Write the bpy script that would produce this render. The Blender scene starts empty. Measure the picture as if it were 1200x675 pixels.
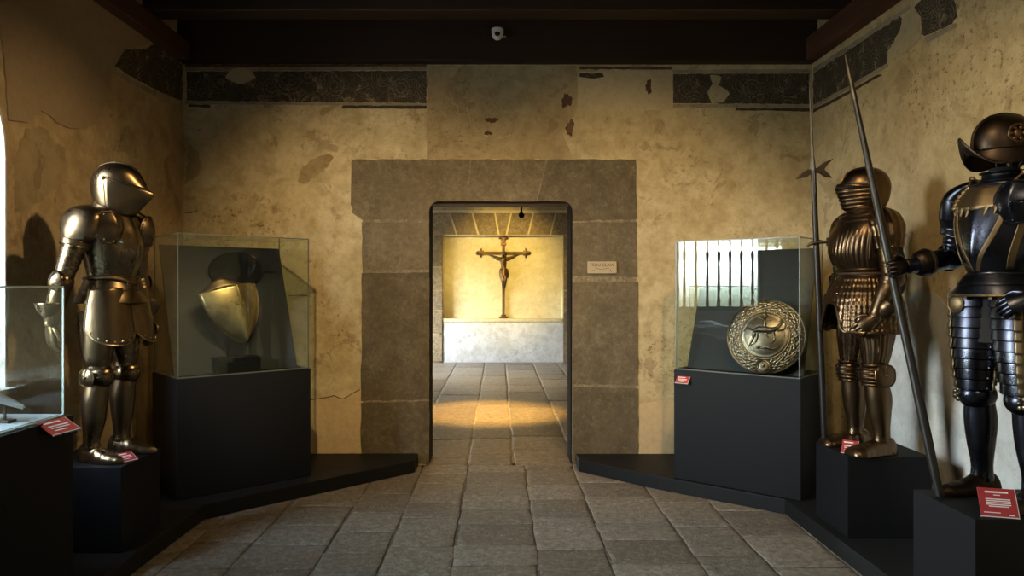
import bpy, bmesh, math, random
import numpy as np
from mathutils import Vector, Matrix
R = math.radians
PI = math.pi
rnd = random.Random(7)
scene = bpy.context.scene
COL = scene.collection
V = Vector

# ------------------------------------------------------------------ camera
F = 850.0                     # focal length in pixels of a 1200 px wide frame
VPX, VPY, EYE = 585.0, 335.0, 1.5
cd = bpy.data.cameras.new('camera'); cam = bpy.data.objects.new('camera', cd); COL.objects.link(cam)
cam.location = (0, 0, EYE); cam.rotation_euler = (PI/2, 0, 0)
cd.sensor_width = 36; cd.lens = 36*F/1200
cd.shift_x = (600-VPX)/1200; cd.shift_y = -(337.5-VPY)/1200
cd.clip_start = 0.05
scene.camera = cam

# the room's planes (metres)
XL, XR, YB = -2.643, 2.614, 6.07
ZC = 3.35                     # underside of the wall plates
def BW(px, py):               # measured point of the end wall -> X, Z
    return ((px-VPX)/F*YB, EYE+(VPY-py)/F*YB)
def LW(px, py):
    Y = F*XL/(px-VPX); return (Y, EYE+(VPY-py)/F*Y)
def RW(px, py):
    Y = F*XR/(px-VPX); return (Y, EYE+(VPY-py)/F*Y)

# ------------------------------------------------------------------ node helper
class NT:
    def __init__(s, name):
        s.m = bpy.data.materials.new(name); s.m.use_nodes = True
        s.t = s.m.node_tree; s.t.nodes.clear()
        s.out = s.n('ShaderNodeOutputMaterial')
    def n(s, typ, ins=None, **props):
        nd = s.t.nodes.new(typ)
        for k, v in props.items(): setattr(nd, k, v)
        if ins:
            for k, v in ins.items(): s.set(nd, k, v)
        return nd
    def set(s, nd, k, v):
        i = nd.inputs[k]
        if isinstance(v, bpy.types.NodeSocket): s.t.links.new(v, i)
        else: i.default_value = v
    def math(s, op, a, b=0.0, c=None, clamp=False):
        nd = s.n('ShaderNodeMath', operation=op); nd.use_clamp = clamp
        s.set(nd, 0, a); s.set(nd, 1, b)
        if c is not None: s.set(nd, 2, c)
        return nd.outputs[0]
    def ramp(s, x, lo, hi):
        nd = s.n('ShaderNodeMapRange', {0: x, 1: lo, 2: hi, 3: 0.0, 4: 1.0}); nd.clamp = True
        return nd.outputs[0]
    def coord(s, scale=(1, 1, 1), loc=(0, 0, 0), kind='Object'):
        tc = s.n('ShaderNodeTexCoord')
        mp = s.n('ShaderNodeMapping', {'Vector': tc.outputs[kind], 'Scale': scale, 'Location': loc})
        return mp.outputs[0]
    def noise(s, vec, scale, detail=4, rough=.55, dist=0.0):
        nd = s.n('ShaderNodeTexNoise', {'Vector': vec, 'Scale': scale, 'Detail': detail, 'Roughness': rough, 'Distortion': dist})
        return nd.outputs[0]
    def mix(s, f, a, b):
        nd = s.n('ShaderNodeMix', data_type='RGBA')
        s.set(nd, 0, f)
        for k, v in ((6, a), (7, b)):
            if not isinstance(v, bpy.types.NodeSocket): v = (*v, 1)
            s.set(nd, k, v)
        return nd.outputs[2]
    def bump(s, h, strength=.3, dist=.01):
        return s.n('ShaderNodeBump', {'Height': h, 'Strength': strength, 'Distance': dist}).outputs[0]
    def pbr(s, color, rough=.6, metal=0.0, normal=None, **kw):
        b = s.n('ShaderNodeBsdfPrincipled')
        if not isinstance(color, bpy.types.NodeSocket): color = (*color, 1)
        s.set(b, 'Base Color', color); s.set(b, 'Roughness', rough); s.set(b, 'Metallic', metal)
        if normal is not None: s.set(b, 'Normal', normal)
        for k, v in kw.items(): s.set(b, k.replace('_', ' '), v)
        s.t.links.new(b.outputs[0], s.out.inputs[0])
        return s.m

def plaster(name, light, dark, stain=(.20, .13, .07), specks=.5, seed=0.0, patch=.5, grime=(.16, .11, .065)):
    t = NT(name); c = t.coord(loc=(seed, seed*1.7, seed*.6))
    big = t.noise(c, .9, 5, .6, .4)
    mid = t.noise(c, 3.2, 6, .65, .6)
    fine = t.noise(c, 22, 5, .7)
    col = t.mix(t.ramp(big, .38, .66), light, dark)
    col = t.mix(t.math('MULTIPLY', t.ramp(t.noise(c, 6.5, 7, .72, .4), .42, .66), .6*min(1, patch*2.2)), col, (dark[0]*.62, dark[1]*.58, dark[2]*.5))
    # flaked patches with sharp rims
    p1 = t.ramp(mid, .60, .625); col = t.mix(t.math('MULTIPLY', p1, patch), col, stain)
    p2 = t.ramp(t.noise(c, 1.7, 3, .5, 1.2), .63, .655); col = t.mix(t.math('MULTIPLY', p2, patch*.7), col, (light[0]*.72, light[1]*.66, light[2]*.58))
    col = t.mix(t.math('MULTIPLY', t.ramp(fine, .45, .75), .28), col, stain)
    # peppered dark spots in clumps
    v = t.noise(c, 26, 5, .78); clump = t.ramp(t.noise(c, 1.5, 3, .6, .3), .46, .64)
    sp = t.math('MULTIPLY', t.ramp(v, .565, .61), clump)
    v2 = t.noise(c, 9, 6, .8, .5); sp2 = t.math('MULTIPLY', t.ramp(v2, .63, .68), t.ramp(t.noise(c, 2.1, 2, .5), .46, .6))
    sp = t.math('MAXIMUM', sp, sp2)
    col = t.mix(t.math('MULTIPLY', sp, min(1, specks*1.15)), col, grime)
    h = t.math('ADD', t.math('MULTIPLY', fine, .35), t.math('ADD', t.math('MULTIPLY', mid, .9), t.math('MULTIPLY', p1, -.25)))
    return t.pbr(col, .85, normal=t.bump(h, .45, .02), Specular_IOR_Level=.2)

def stone(name, a, b, spots=(.05, .04, .03), rough=.75, scale=1.0, bumpd=.012, spec=.3, island=.35, grit=1.0):
    t = NT(name); c = t.coord(scale=(scale,)*3)
    geo = t.n('ShaderNodeNewGeometry'); ri = geo.outputs['Random Per Island']
    n1 = t.noise(c, 5, 6, .65, .4); n2 = t.noise(c, 40, 5, .75); n3 = t.noise(c, 1.4, 3, .5)
    f = t.math('ADD', t.math('MULTIPLY', ri, island), t.math('MULTIPLY', n1, 1-island))
    f = t.ramp(f, .25, .7)
    col = t.mix(f, a, b)
    n4 = t.noise(c, 17, 6, .8, .5)
    col = t.mix(t.math('MULTIPLY', t.ramp(n4, .44, .62), .75*grit), col, (b[0]*.55, b[1]*.55, b[2]*.55))
    col = t.mix(t.math('MULTIPLY', t.ramp(n4, .47, .36), .5*grit), col, (a[0]*1.35, a[1]*1.35, a[2]*1.35))
    col = t.mix(t.math('MULTIPLY', t.ramp(n2, .55, .72), .45), col, spots)
    col = t.mix(t.math('MULTIPLY', t.ramp(n3, .5, .7), .35), col, (a[0]*.6, a[1]*.55, a[2]*.5))
    h = t.math('ADD', t.math('MULTIPLY', n1, 1.0), t.math('ADD', t.math('MULTIPLY', n4, .7), t.math('MULTIPLY', n2, .3)))
    r = t.math('ADD', t.math('MULTIPLY', n2, .25), rough-.12)
    return t.pbr(col, r, normal=t.bump(h, .6, bumpd), Specular_IOR_Level=spec)

def metal(name, base, dark, rough=.38, var=.18, scale=1.0, patina=.5, rust=(.09, .05, .03)):
    t = NT(name); c = t.coord(scale=(scale,)*3)
    n1 = t.noise(c, 7, 6, .65, .6); n2 = t.noise(c, 60, 4, .7); n3 = t.noise(c, 2.5, 4, .6)
    col = t.mix(t.math('MULTIPLY', t.ramp(n1, .42, .7), patina), base, dark)
    col = t.mix(t.math('MULTIPLY', t.ramp(n2, .58, .72), .4), col, rust)
    r = t.math('ADD', t.math('MULTIPLY', t.ramp(n3, .3, .7), var), t.math('ADD', t.math('MULTIPLY', n2, .12), rough-.1))
    return t.pbr(col, r, 1.0, normal=t.bump(t.math('ADD', n1, t.math('MULTIPLY', n2, .25)), .18, .005))

def plain(name, col, rough=.6, metal_=0.0, n=.15, scale=8, **kw):
    t = NT(name); c = t.coord()
    f = t.noise(c, scale, 5, .6)
    cc = t.mix(t.math('MULTIPLY', f, n*2), col, tuple(x*.6 for x in col))
    return t.pbr(cc, rough, metal_, normal=t.bump(f, .08, .004), **kw)

def wood(name, a, b, rough=.6, axis=0):
    t = NT(name); s = [14, 14, 14]; s[axis] = .8
    c = t.coord(scale=tuple(s)); n1 = t.noise(c, 1.0, 6, .65, .8); n2 = t.noise(t.coord(), 1.3, 3, .5)
    col = t.mix(t.ramp(n1, .3, .72), a, b)
    col = t.mix(t.math('MULTIPLY', n2, .5), col, tuple(x*.5 for x in a))
    return t.pbr(col, rough, normal=t.bump(n1, .35, .006), Specular_IOR_Level=.3)

def glass_mat(name, tint=(.95, .98, .965), edge=False):
    t = NT(name)
    tr = t.n('ShaderNodeBsdfTransparent', {'Color': (*tint, 1)})
    gl = t.n('ShaderNodeBsdfGlossy', {'Color': (1, 1, 1, 1), 'Roughness': .004})
    geo = t.n('ShaderNodeNewGeometry')
    ior = t.math('ADD', 1.34, t.math('MULTIPLY', geo.outputs['Backfacing'], 1/1.34-1.34))
    fr = t.n('ShaderNodeFresnel', {'IOR': ior})
    mx = t.n('ShaderNodeMixShader', {0: fr.outputs[0], 1: tr.outputs[0], 2: gl.outputs[0]})
    t.t.links.new(mx.outputs[0], t.out.inputs[0]); return t.m

M = {}
M['wall_b'] = plaster('plaster_end', (.62, .53, .335), (.47, .375, .205), seed=3.1, specks=.85, patch=.45)
M['wall_l'] = plaster('plaster_left', (.56, .43, .255), (.42, .29, .15), seed=11.3, specks=.35, patch=.55, stain=(.24, .145, .075))
M['wall_r'] = plaster('plaster_right', (.66, .54, .325), (.52, .395, .21), seed=21.7, specks=.7, patch=.4, stain=(.30, .21, .12))
M['patch_pink'] = plaster('plaster_pinkish', (.40, .295, .19), (.345, .24, .145), seed=5, specks=.1, patch=.12)
M['patch_tan'] = plaster('plaster_tan', (.60, .47, .28), (.54, .40, .23), seed=8, specks=.08, patch=.1)
M['patch_pale'] = plaster('plaster_pale', (.56, .47, .30), (.48, .39, .235), seed=14, specks=.25, patch=.15)
M['patch_brown'] = plaster('plaster_brown', (.46, .37, .22), (.36, .27, .145), seed=17, specks=.7, patch=.5)
M['line_faint'] = plaster('painted_line_faint', (.26, .22, .15), (.13, .105, .07), seed=4, specks=.8, patch=.9, stain=(.06, .05, .035))
M['line_pale'] = plaster('painted_line_pale', (.40, .35, .25), (.30, .26, .18), seed=2, specks=.6, patch=.5)
M['line_dark'] = plaster('painted_line_dark', (.045, .035, .03), (.09, .06, .04), seed=2.6, specks=.6, patch=.3, stain=(.2, .16, .1))
M['line_red'] = plaster('painted_line_red', (.11, .055, .035), (.09, .05, .03), seed=2.9, specks=.6, patch=.5)
M['white'] = plaster('whitewash', (.68, .67, .63), (.55, .54, .50), seed=31, specks=.45, patch=.35, stain=(.40, .33, .24), grime=(.3, .22, .14))
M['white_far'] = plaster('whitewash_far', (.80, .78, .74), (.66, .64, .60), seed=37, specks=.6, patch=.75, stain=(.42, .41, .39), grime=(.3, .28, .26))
M['niche'] = plaster('niche_plaster', (.78, .70, .48), (.66, .56, .33), seed=41, specks=.1, patch=.3, stain=(.55, .45, .25))
M['wall_far'] = plaster('plaster_far', (.62, .50, .30), (.48, .36, .19), seed=45, specks=.4, patch=.4)

def frieze_mat():
    t = NT('painted_frieze'); tc = t.coord()
    nz = t.n('ShaderNodeTexNoise', {'Vector': tc, 'Scale': 6.0, 'Detail': 3.0})
    c2 = t.n('ShaderNodeMix', data_type='VECTOR'); t.set(c2, 0, .035); t.set(c2, 4, tc); t.set(c2, 5, nz.outputs['Color'])
    vo = t.n('ShaderNodeTexVoronoi', {'Vector': c2.outputs[1], 'Scale': 5.2, 'Randomness': .55})
    d = vo.outputs['Distance']
    rings = t.ramp(t.math('SINE', t.math('MULTIPLY', d, 62.0)), .35, .7)
    vo2 = t.n('ShaderNodeTexVoronoi', {'Vector': c2.outputs[1], 'Scale': 17.0}, feature='DISTANCE_TO_EDGE')
    veins = t.ramp(vo2.outputs['Distance'], .06, .03)
    pat = t.math('MAXIMUM', t.math('MULTIPLY', rings, .7), t.math('MULTIPLY', veins, .4))
    wear = t.noise(tc, 11, 6, .75); fade = t.ramp(t.noise(tc, 2.5, 4, .6), .35, .65)
    pat = t.math('MULTIPLY', pat, t.math('MULTIPLY', t.ramp(wear, .35, .6), t.math('ADD', t.math('MULTIPLY', fade, .7), .3)))
    col = t.mix(pat, (.060, .047, .032), (.30, .25, .165))
    col = t.mix(t.math('MULTIPLY', t.ramp(wear, .58, .66), .75), col, (.36, .29, .19))
    col = t.mix(t.math('MULTIPLY', t.ramp(t.noise(tc, 45, 4, .7), .55, .7), .6), col, (.03, .025, .02))
    return t.pbr(col, .85, normal=t.bump(wear, .3, .01), Specular_IOR_Level=.2)
M['frieze'] = frieze_mat()
M['surround'] = stone('door_surround_stone', (.235, .190, .122), (.10, .08, .05), scale=1.3, spec=.2, island=.28, bumpd=.02, grit=.45)
M['mortar'] = stone('mortar', (.30, .245, .16), (.20, .16, .105), scale=2, spec=.2, island=.1)
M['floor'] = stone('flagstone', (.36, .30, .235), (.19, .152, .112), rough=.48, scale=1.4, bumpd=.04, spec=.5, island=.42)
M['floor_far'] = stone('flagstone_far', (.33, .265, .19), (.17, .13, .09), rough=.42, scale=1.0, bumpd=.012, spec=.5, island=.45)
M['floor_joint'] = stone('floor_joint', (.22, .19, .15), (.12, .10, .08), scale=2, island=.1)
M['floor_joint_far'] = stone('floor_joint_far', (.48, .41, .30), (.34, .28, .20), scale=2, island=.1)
M['voussoir'] = stone('voussoir_stone', (.36, .27, .155), (.24, .175, .10), scale=1.2, spec=.2)
M['beam'] = wood('beam_wood_x', (.045, .024, .014), (.025, .014, .009), axis=0)
M['beam_y'] = wood('beam_wood_y', (.12, .05, .028), (.055, .026, .016), axis=1)
M['board'] = wood('ceiling_board', (.05, .028, .018), (.025, .015, .01), axis=0)
M['door_wood'] = wood('door_lining_wood', (.020, .011, .007), (.009, .006, .004), rough=.95, axis=2)
M['door_lintel'] = wood('door_lintel_wood', (.16, .062, .03), (.08, .03, .016), axis=0)
M['black'] = plain('black_paint', (.007, .0075, .009), .6, n=.25, scale=5, Specular_IOR_Level=.2)
M['platform'] = plain('platform_paint', (.0095, .0095, .0105), .6, n=.3, scale=4, Specular_IOR_Level=.25)
M['panel'] = plain('grey_panel', (.017, .019, .022), .5, n=.35, scale=2.5, Specular_IOR_Level=.2)
M['stand'] = plain('stand_black', (.006, .006, .006), .8, n=.2, Specular_IOR_Level=.1)
M['liner'] = plain('grey_liner', (.20, .21, .22), .8, n=.15, scale=30)
M['cloth'] = plain('dark_cloth', (.010, .009, .008), .9, n=.3, scale=30)
M['glass'] = glass_mat('clear_glass')
M['glass_edge'] = plain('glass_edge', (.42, .50, .47), .25, n=.1)
M['glass_edge_dark'] = plain('glass_edge_dark', (.09, .10, .085), .3, n=.1)
M['red'] = plain('red_card', (.33, .022, .028), .45, n=.1)
M['red2'] = plain('orange_red_card', (.42, .045, .022), .45, n=.1)
M['ink_white'] = plain('white_print', (.78, .70, .68), .6, n=.05)
M['card_edge'] = plain('card_edge', (.62, .55, .52), .5, n=.05)
M['sign'] = plain('sign_cream', (.40, .33, .22), .55, n=.08)
M['ink'] = plain('dark_print', (.035, .02, .01), .7, n=.05)
M['steel'] = metal('armour_steel', (.175, .125, .072), (.07, .047, .028), .25)
M['steel_rim'] = metal('armour_rim', (.36, .28, .18), (.18, .13, .08), .26)
M['steel_brown'] = metal('armour_steel_brown', (.135, .088, .050), (.05, .032, .018), .27)
M['steel_black'] = metal('armour_steel_black', (.050, .055, .075), (.02, .019, .024), .25)
M['helm_black'] = metal('helmet_black', (.040, .029, .021), (.016, .012, .01), .38)
M['brass'] = metal('aged_brass', (.20, .145, .08), (.08, .052, .03), .40)
M['steel_bright'] = metal('polished_steel', (.55, .55, .54), (.36, .35, .33), .28)
M['gilt'] = metal('gilt_steel', (.56, .46, .23), (.24, .175, .08), .28, patina=.8, rust=(.2, .13, .06))
M['silver'] = metal('embossed_silver', (.165, .135, .095), (.065, .05, .035), .30)
M['leather'] = plain('brown_leather', (.055, .026, .013), .6, n=.3)
M['slit'] = plain('dark_slit', (.003, .003, .003), .9, n=.0)
M['iron'] = metal('dark_iron', (.10, .085, .07), (.05, .035, .028), .45)
M['shaft'] = plain('shaft_dark', (.010, .008, .0065), .42, n=.3, scale=14)
M['bronze'] = metal('dark_bronze', (.16, .095, .05), (.06, .035, .02), .42)
M['cross_wood'] = wood('cross_gilt_wood', (.24, .13, .05), (.10, .05, .02), axis=2)
M['cam_white'] = plain('camera_white', (.75, .74, .72), .45, n=.05)
M['cam_dark'] = plain('camera_dome', (.006, .006, .007), .12, n=.0)
M['bluster'] = wood('baluster_wood', (.10, .075, .05), (.055, .04, .026), axis=2)
M['earth'] = plain('courtyard_ground', (.30, .27, .22), .9, n=.2)

# ------------------------------------------------------------------ mesh builder
class MB:
    def __init__(s): s.v = []; s.f = []
    def add(s, vs, fs):
        o = len(s.v); s.v += [tuple(x) for x in vs]; s.f += [tuple(i+o for i in f) for f in fs]
        return s
    def box(s, c, size, rot=None):
        x, y, z = (k/2 for k in size)
        vs = [V((sx*x, sy*y, sz*z)) for sz in (-1, 1) for sy in (-1, 1) for sx in (-1, 1)]
        if rot is not None: vs = [rot @ q for q in vs]
        vs = [q+V(c) for q in vs]
        return s.add(vs, [(0, 2, 3, 1), (4, 5, 7, 6), (0, 1, 5, 4), (2, 6, 7, 3), (0, 4, 6, 2), (1, 3, 7, 5)])
    def rings(s, rs, closed=True, cap=True):
        n = len(rs[0]); vs = [p for r in rs for p in r]; fs = []
        for i in range(len(rs)-1):
            for j in range(n if closed else n-1):
                k = (j+1) % n; fs.append((i*n+j, i*n+k, (i+1)*n+k, (i+1)*n+j))
        if cap and closed:
            fs.append(tuple(range(n-1, -1, -1))); fs.append(tuple(range((len(rs)-1)*n, len(rs)*n)))
        return s.add(vs, fs)
    def patch(s, fn, nu, nv):
        rs = [[fn(u/nu, v/nv) for u in range(nu+1)] for v in range(nv+1)]
        return s.rings(rs, closed=False, cap=False)
    def tube(s, path, ru, rv=None, n=20, ref=(0, -1, 0), mod=None, cap=True, res=None):
        P = [V(p) for p in path]
        ru = ru if hasattr(ru, '__len__') else [ru]*len(P)
        rv = ru if rv is None else (rv if hasattr(rv, '__len__') else [rv]*len(P))
        if res:                                    # resample smoothly
            q = np.array([[*p, a, b] for p, a, b in zip(P, ru, rv)])
            L = catmull(q, res); P = [V(r[:3]) for r in L]; ru = [r[3] for r in L]; rv = [r[4] for r in L]
        rs = []; m = len(P)
        for i in range(m):
            t = (P[min(i+1, m-1)]-P[max(i-1, 0)]).normalized()
            f = V(ref); f = f-f.dot(t)*t
            if f.length < 1e-4: f = V((1, 0, 0)) if abs(t.x) < .9 else V((0, 0, 1)); f = f-f.dot(t)*t
            f.normalize(); u = t.cross(f)
            ring = []
            for j in range(n):
                a = 2*PI*j/n; k = 1.0 if mod is None else mod(a, i/(m-1))
                ring.append(P[i]+u*math.sin(a)*ru[i]*k+f*math.cos(a)*rv[i]*k)
            rs.append(ring)
        return s.rings(rs, True, cap)
    def ball(s, c, r, nu=20, nv=12, rot=None, fn=None):
        c = V(c); r = r if hasattr(r, '__len__') else (r, r, r); vs = []; fs = []
        vs.append(V((0, 0, r[2])))
        for i in range(1, nv):
            th = PI*i/nv
            for j in range(nu):
                a = 2*PI*j/nu; k = fn(th, a) if fn else 1
                vs.append(V((r[0]*math.sin(th)*math.cos(a), r[1]*math.sin(th)*math.sin(a), r[2]*math.cos(th)))*k)
        vs.append(V((0, 0, -r[2])))
        for j in range(nu): fs.append((0, 1+j, 1+(j+1) % nu))
        for i in range(nv-2):
            for j in range(nu):
                a = 1+i*nu; b = a+nu; k = (j+1) % nu; fs.append((a+j, b+j, b+k, a+k))
        last = len(vs)-1; a = 1+(nv-2)*nu
        for j in range(nu): fs.append((last, a+(j+1) % nu, a+j))
        if rot is not None: vs = [rot @ q for q in vs]
        return s.add([q+c for q in vs], fs)
    def prism(s, poly, axis, a, b):                # poly in the two other axes (cyclic order kept as given), from a to b along axis
        def P(p, d):
            if axis == 0: return (d, p[0], p[1])
            if axis == 1: return (p[0], d, p[1])
            return (p[0], p[1], d)
        n = len(poly); vs = [P(p, a) for p in poly]+[P(p, b) for p in poly]
        return s.add(vs, [tuple(range(n))[::-1], tuple(range(n, 2*n))]+[(i, (i+1) % n, n+(i+1) % n, n+i) for i in range(n)])
    def build(s, name, mat, parent=None, smooth=False, solid=0, bevel=0, sub=0, sharp=40, loc=None, rotz=0):
        me = bpy.data.meshes.new(name); me.from_pydata(s.v, [], s.f)
        bm = bmesh.new(); bm.from_mesh(me)
        bmesh.ops.recalc_face_normals(bm, faces=bm.faces); bm.to_mesh(me); bm.free()
        mats = mat if isinstance(mat, (list, tuple)) else [mat]
        for x in mats: me.materials.append(M[x])
        if smooth:
            me.polygons.foreach_set('use_smooth', [True]*len(me.polygons))
            me.set_sharp_from_angle(angle=R(sharp))
        me.update()
        o = bpy.data.objects.new(name, me); COL.objects.link(o)
        if parent is not None: o.parent = parent
        if loc is not None: o.location = loc
        if rotz: o.rotation_euler.z = rotz
        if solid:
            md = o.modifiers.new('thickness', 'SOLIDIFY'); md.thickness = solid; md.offset = 0
        if bevel:
            md = o.modifiers.new('bevel', 'BEVEL'); md.width = bevel; md.segments = 2; md.limit_method = 'ANGLE'
        if sub:
            md = o.modifiers.new('subdivision', 'SUBSURF'); md.levels = sub; md.render_levels = sub
        return o

def catmull(q, n):
    q = np.asarray(q, float); m = len(q); out = []
    for i in range(n+1):
        t = i/n*(m-1); k = min(int(t), m-2); t -= k
        p0 = q[k-1] if k > 0 else 2*q[0]-q[1]; p1 = q[k]; p2 = q[k+1]; p3 = q[k+2] if k+2 < m else 2*q[-1]-q[-2]
        out.append(.5*((2*p1)+(-p0+p2)*t+(2*p0-5*p1+4*p2-p3)*t*t+(-p0+3*p1-3*p2+p3)*t**3))
    return out

def empty(name, loc=(0, 0, 0), rotz=0):
    o = bpy.data.objects.new(name, None); COL.objects.link(o); o.location = loc; o.rotation_euler = (0, 0, rotz)
    o.empty_display_size = .1; return o
def tag(o, label, cat, group=None):
    o['label'] = label; o['category'] = cat
    if group: o['group'] = group
    return o
def struct(o): o['kind'] = 'structure'; return o

# ================================================================== THE ROOM
# -- floor of flagstones
def flagstones(x0, x1, y0, y1, along, w, l, gap, jit, name, mats, zvar=.0025, skip=None):
    m = MB(); r = random.Random(3)
    a = x0 if along == 'y' else y0; a1 = x1 if along == 'y' else y1
    k = 0
    while a < a1-.02:
        ww = w*(.85+.35*r.random()); b = min(a+ww, a1)
        s0, s1 = (y0, y1) if along == 'y' else (x0, x1)
        p = s0-r.random()*l
        while p < s1:
            q = p+l*(.65+.7*r.random()); lo, hi = max(p, s0), min(q, s1)
            if hi-lo > .05:
                g = gap*(.6+.8*r.random())
                if along == 'y': xa, xb, ya, yb = a+g/2, b-g/2, lo+g/2, hi-g/2
                else: xa, xb, ya, yb = lo+g/2, hi-g/2, a+g/2, b-g/2
                J = lambda: (r.random()-.5)*jit
                z = (r.random()-.5)*2*zvar
                base = [(xa+J(), ya+J()), (xb+J(), ya+J()), (xb+J(), yb+J()), (xa+J(), yb+J())]
                # subdivide the rim so that edges wander
                rim = []
                for i in range(4):
                    p0, p1 = base[i], base[(i+1) % 4]; n = 5
                    for t in range(n):
                        f = t/n; d = 0 if t == 0 else 1
                        rim.append((p0[0]+(p1[0]-p0[0])*f+d*J()*.6, p0[1]+(p1[1]-p0[1])*f+d*J()*.6))
                cx = sum(v[0] for v in rim)/len(rim); cy = sum(v[1] for v in rim)/len(rim)
                def sh(e, zz): return [(v[0]+(cx-v[0])*e/max(abs(xb-xa), .1), v[1]+(cy-v[1])*e/max(abs(yb-ya), .1), zz) for v in rim]
                rs = [sh(0, -.03), sh(0, z-.0035), sh(.012, z), sh(.06, z+.0015*r.random())]
                n = len(rim); vs = [v for rr in rs for v in rr]
                fs = [(i*n+j, i*n+(j+1) % n, (i+1)*n+(j+1) % n, (i+1)*n+j) for i in range(3) for j in range(n)]
                fs.append(tuple(range(3*n, 4*n)))
                m.add(vs, fs)
            p = q
        a = b; k += 1
    o = m.build(name, mats[0], smooth=True, sharp=60); struct(o)
    s = MB().box(((x0+x1)/2, (y0+y1)/2, -.067), (x1-x0+.2, y1-y0+.2, .12)).build('floor_bed', mats[1], o)
    return o
flagstones(XL, XR, -2.4, YB, 'y', .40, .42, .010, .014, 'floor', ('floor', 'floor_joint'))
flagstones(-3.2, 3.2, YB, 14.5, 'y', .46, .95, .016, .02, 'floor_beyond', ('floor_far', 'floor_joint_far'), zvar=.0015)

# -- end wall with the doorway
DX0, DX1, DZ = -.607, .622, 2.232
ZT = 3.95
YB2 = 6.72
m = MB()
m.prism([(XL-.6, 0), (DX0, 0), (DX0, ZT), (XL-.6, ZT)], 1, YB, 6.40); m.prism([(XL-.6, 0), (DX0-.2, 0), (DX0-.2, ZT), (XL-.6, ZT)], 1, 6.40, YB2)
m.prism([(DX1, 0), (XR+.5, 0), (XR+.5, ZT), (DX1, ZT)], 1, YB, 6.40); m.prism([(DX1+.2, 0), (XR+.5, 0), (XR+.5, ZT), (DX1+.2, ZT)], 1, 6.40, YB2)
m.prism([(DX0, DZ), (DX1, DZ), (DX1, ZT), (DX0, ZT)], 1, YB, 6.40); m.prism([(DX0-.2, DZ+.2), (DX1+.2, DZ+.2), (DX1+.2, ZT), (DX0-.2, ZT)], 1, 6.40, YB2)
wall_end = struct(m.build('wall_end', 'wall_b'))
def slab_b(name, pts, mat, d=.004, par=None):
    return MB().prism([BW(*p) for p in pts], 1, YB-d, YB+.01).build(name, mat, par or wall_end)
def rag(pts, amp=1.2, step=5, seed=1):
    r = random.Random(seed); out = []
    n = len(pts)
    for i in range(n):
        a, b = pts[i], pts[(i+1) % n]; k = max(1, int(math.dist(a, b)/step))
        for t in range(k):
            f = t/k; out.append((a[0]+(b[0]-a[0])*f+(r.random()-.5)*amp*2*(t > 0), a[1]+(b[1]-a[1])*f+(r.random()-.5)*amp*2*(t > 0)))
    return out
def rago(pts, amp=.7, step=9, seed=1):
    return rag(pts, amp, step, seed)[:-max(1, int(math.dist(pts[-1], pts[0])/step))]+[pts[-1]]
# painted frieze, its borders and later plaster repairs
slab_b('painted_frieze', rag([(219, 84), (500, 83), (500, 121), (219, 118)], .5), 'frieze', .003)
slab_b('painted_border', rag([(217, 79), (500, 78), (500, 82), (217, 83)], .4), 'line_pale', .0035)
slab_b('painted_border', rag([(217, 118.5), (500, 121.5), (500, 124), (217, 122)], .4), 'line_pale', .0035)
slab_b('painted_border', rag([(221, 122.5), (246, 123), (247, 126), (221, 125)], .4), 'line_dark', .0038)
slab_b('painted_border', rag([(402, 123.5), (500, 124), (500, 127.5), (400, 127)], .4), 'line_dark', .0038)
slab_b('painted_border', rag([(217, 76), (500, 76), (500, 78), (217, 78.5)], .3), 'line_red', .0032)
slab_b('plaster_repair', rag([(500, 77), (676, 77), (676, 129), (660, 158), (672, 187), (500, 187)], .9), 'patch_brown', .002)
slab_b('plaster_repair', rag([(678, 84), (787, 82), (788, 128), (740, 131), (678, 129)], .8), 'patch_pale', .003)
slab_b('painted_border', rag([(679, 78), (787, 78.5), (787, 81.5), (679, 81)], .4), 'line_red', .0035)
slab_b('painted_border', rag([(679, 86), (706, 86), (708, 90), (692, 92), (679, 90)], .8), 'line_dark', .0038)
slab_b('painted_frieze', rag([(789, 87), (949, 86), (949, 122), (789, 121)], .5), 'frieze', .003)
slab_b('painted_border', rag([(789, 82), (951, 81), (951, 85), (789, 86)], .4), 'line_pale', .0035)
slab_b('painted_border', rag([(789, 122), (951, 122.5), (951, 126), (789, 126)], .4), 'line_pale', .0035)
slab_b('painted_border', rag([(862, 127), (951, 127), (951, 131), (905, 129.5), (862, 129.5)], .4), 'line_dark', .0038)
slab_b('plaster_repair', rag([(832, 88), (845, 90), (842, 100), (855, 110), (847, 120), (834, 121), (829, 108), (835, 98)], 1.2), 'patch_pale', .0045)
slab_b('plaster_repair', [(282+17*math.cos(a)*(1+.08*math.sin(5*a)), 89+9*math.sin(a)*(1+.1*math.cos(4*a))) for a in np.linspace(0, 2*PI, 24, endpoint=False)], 'patch_pale', .0045)
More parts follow.
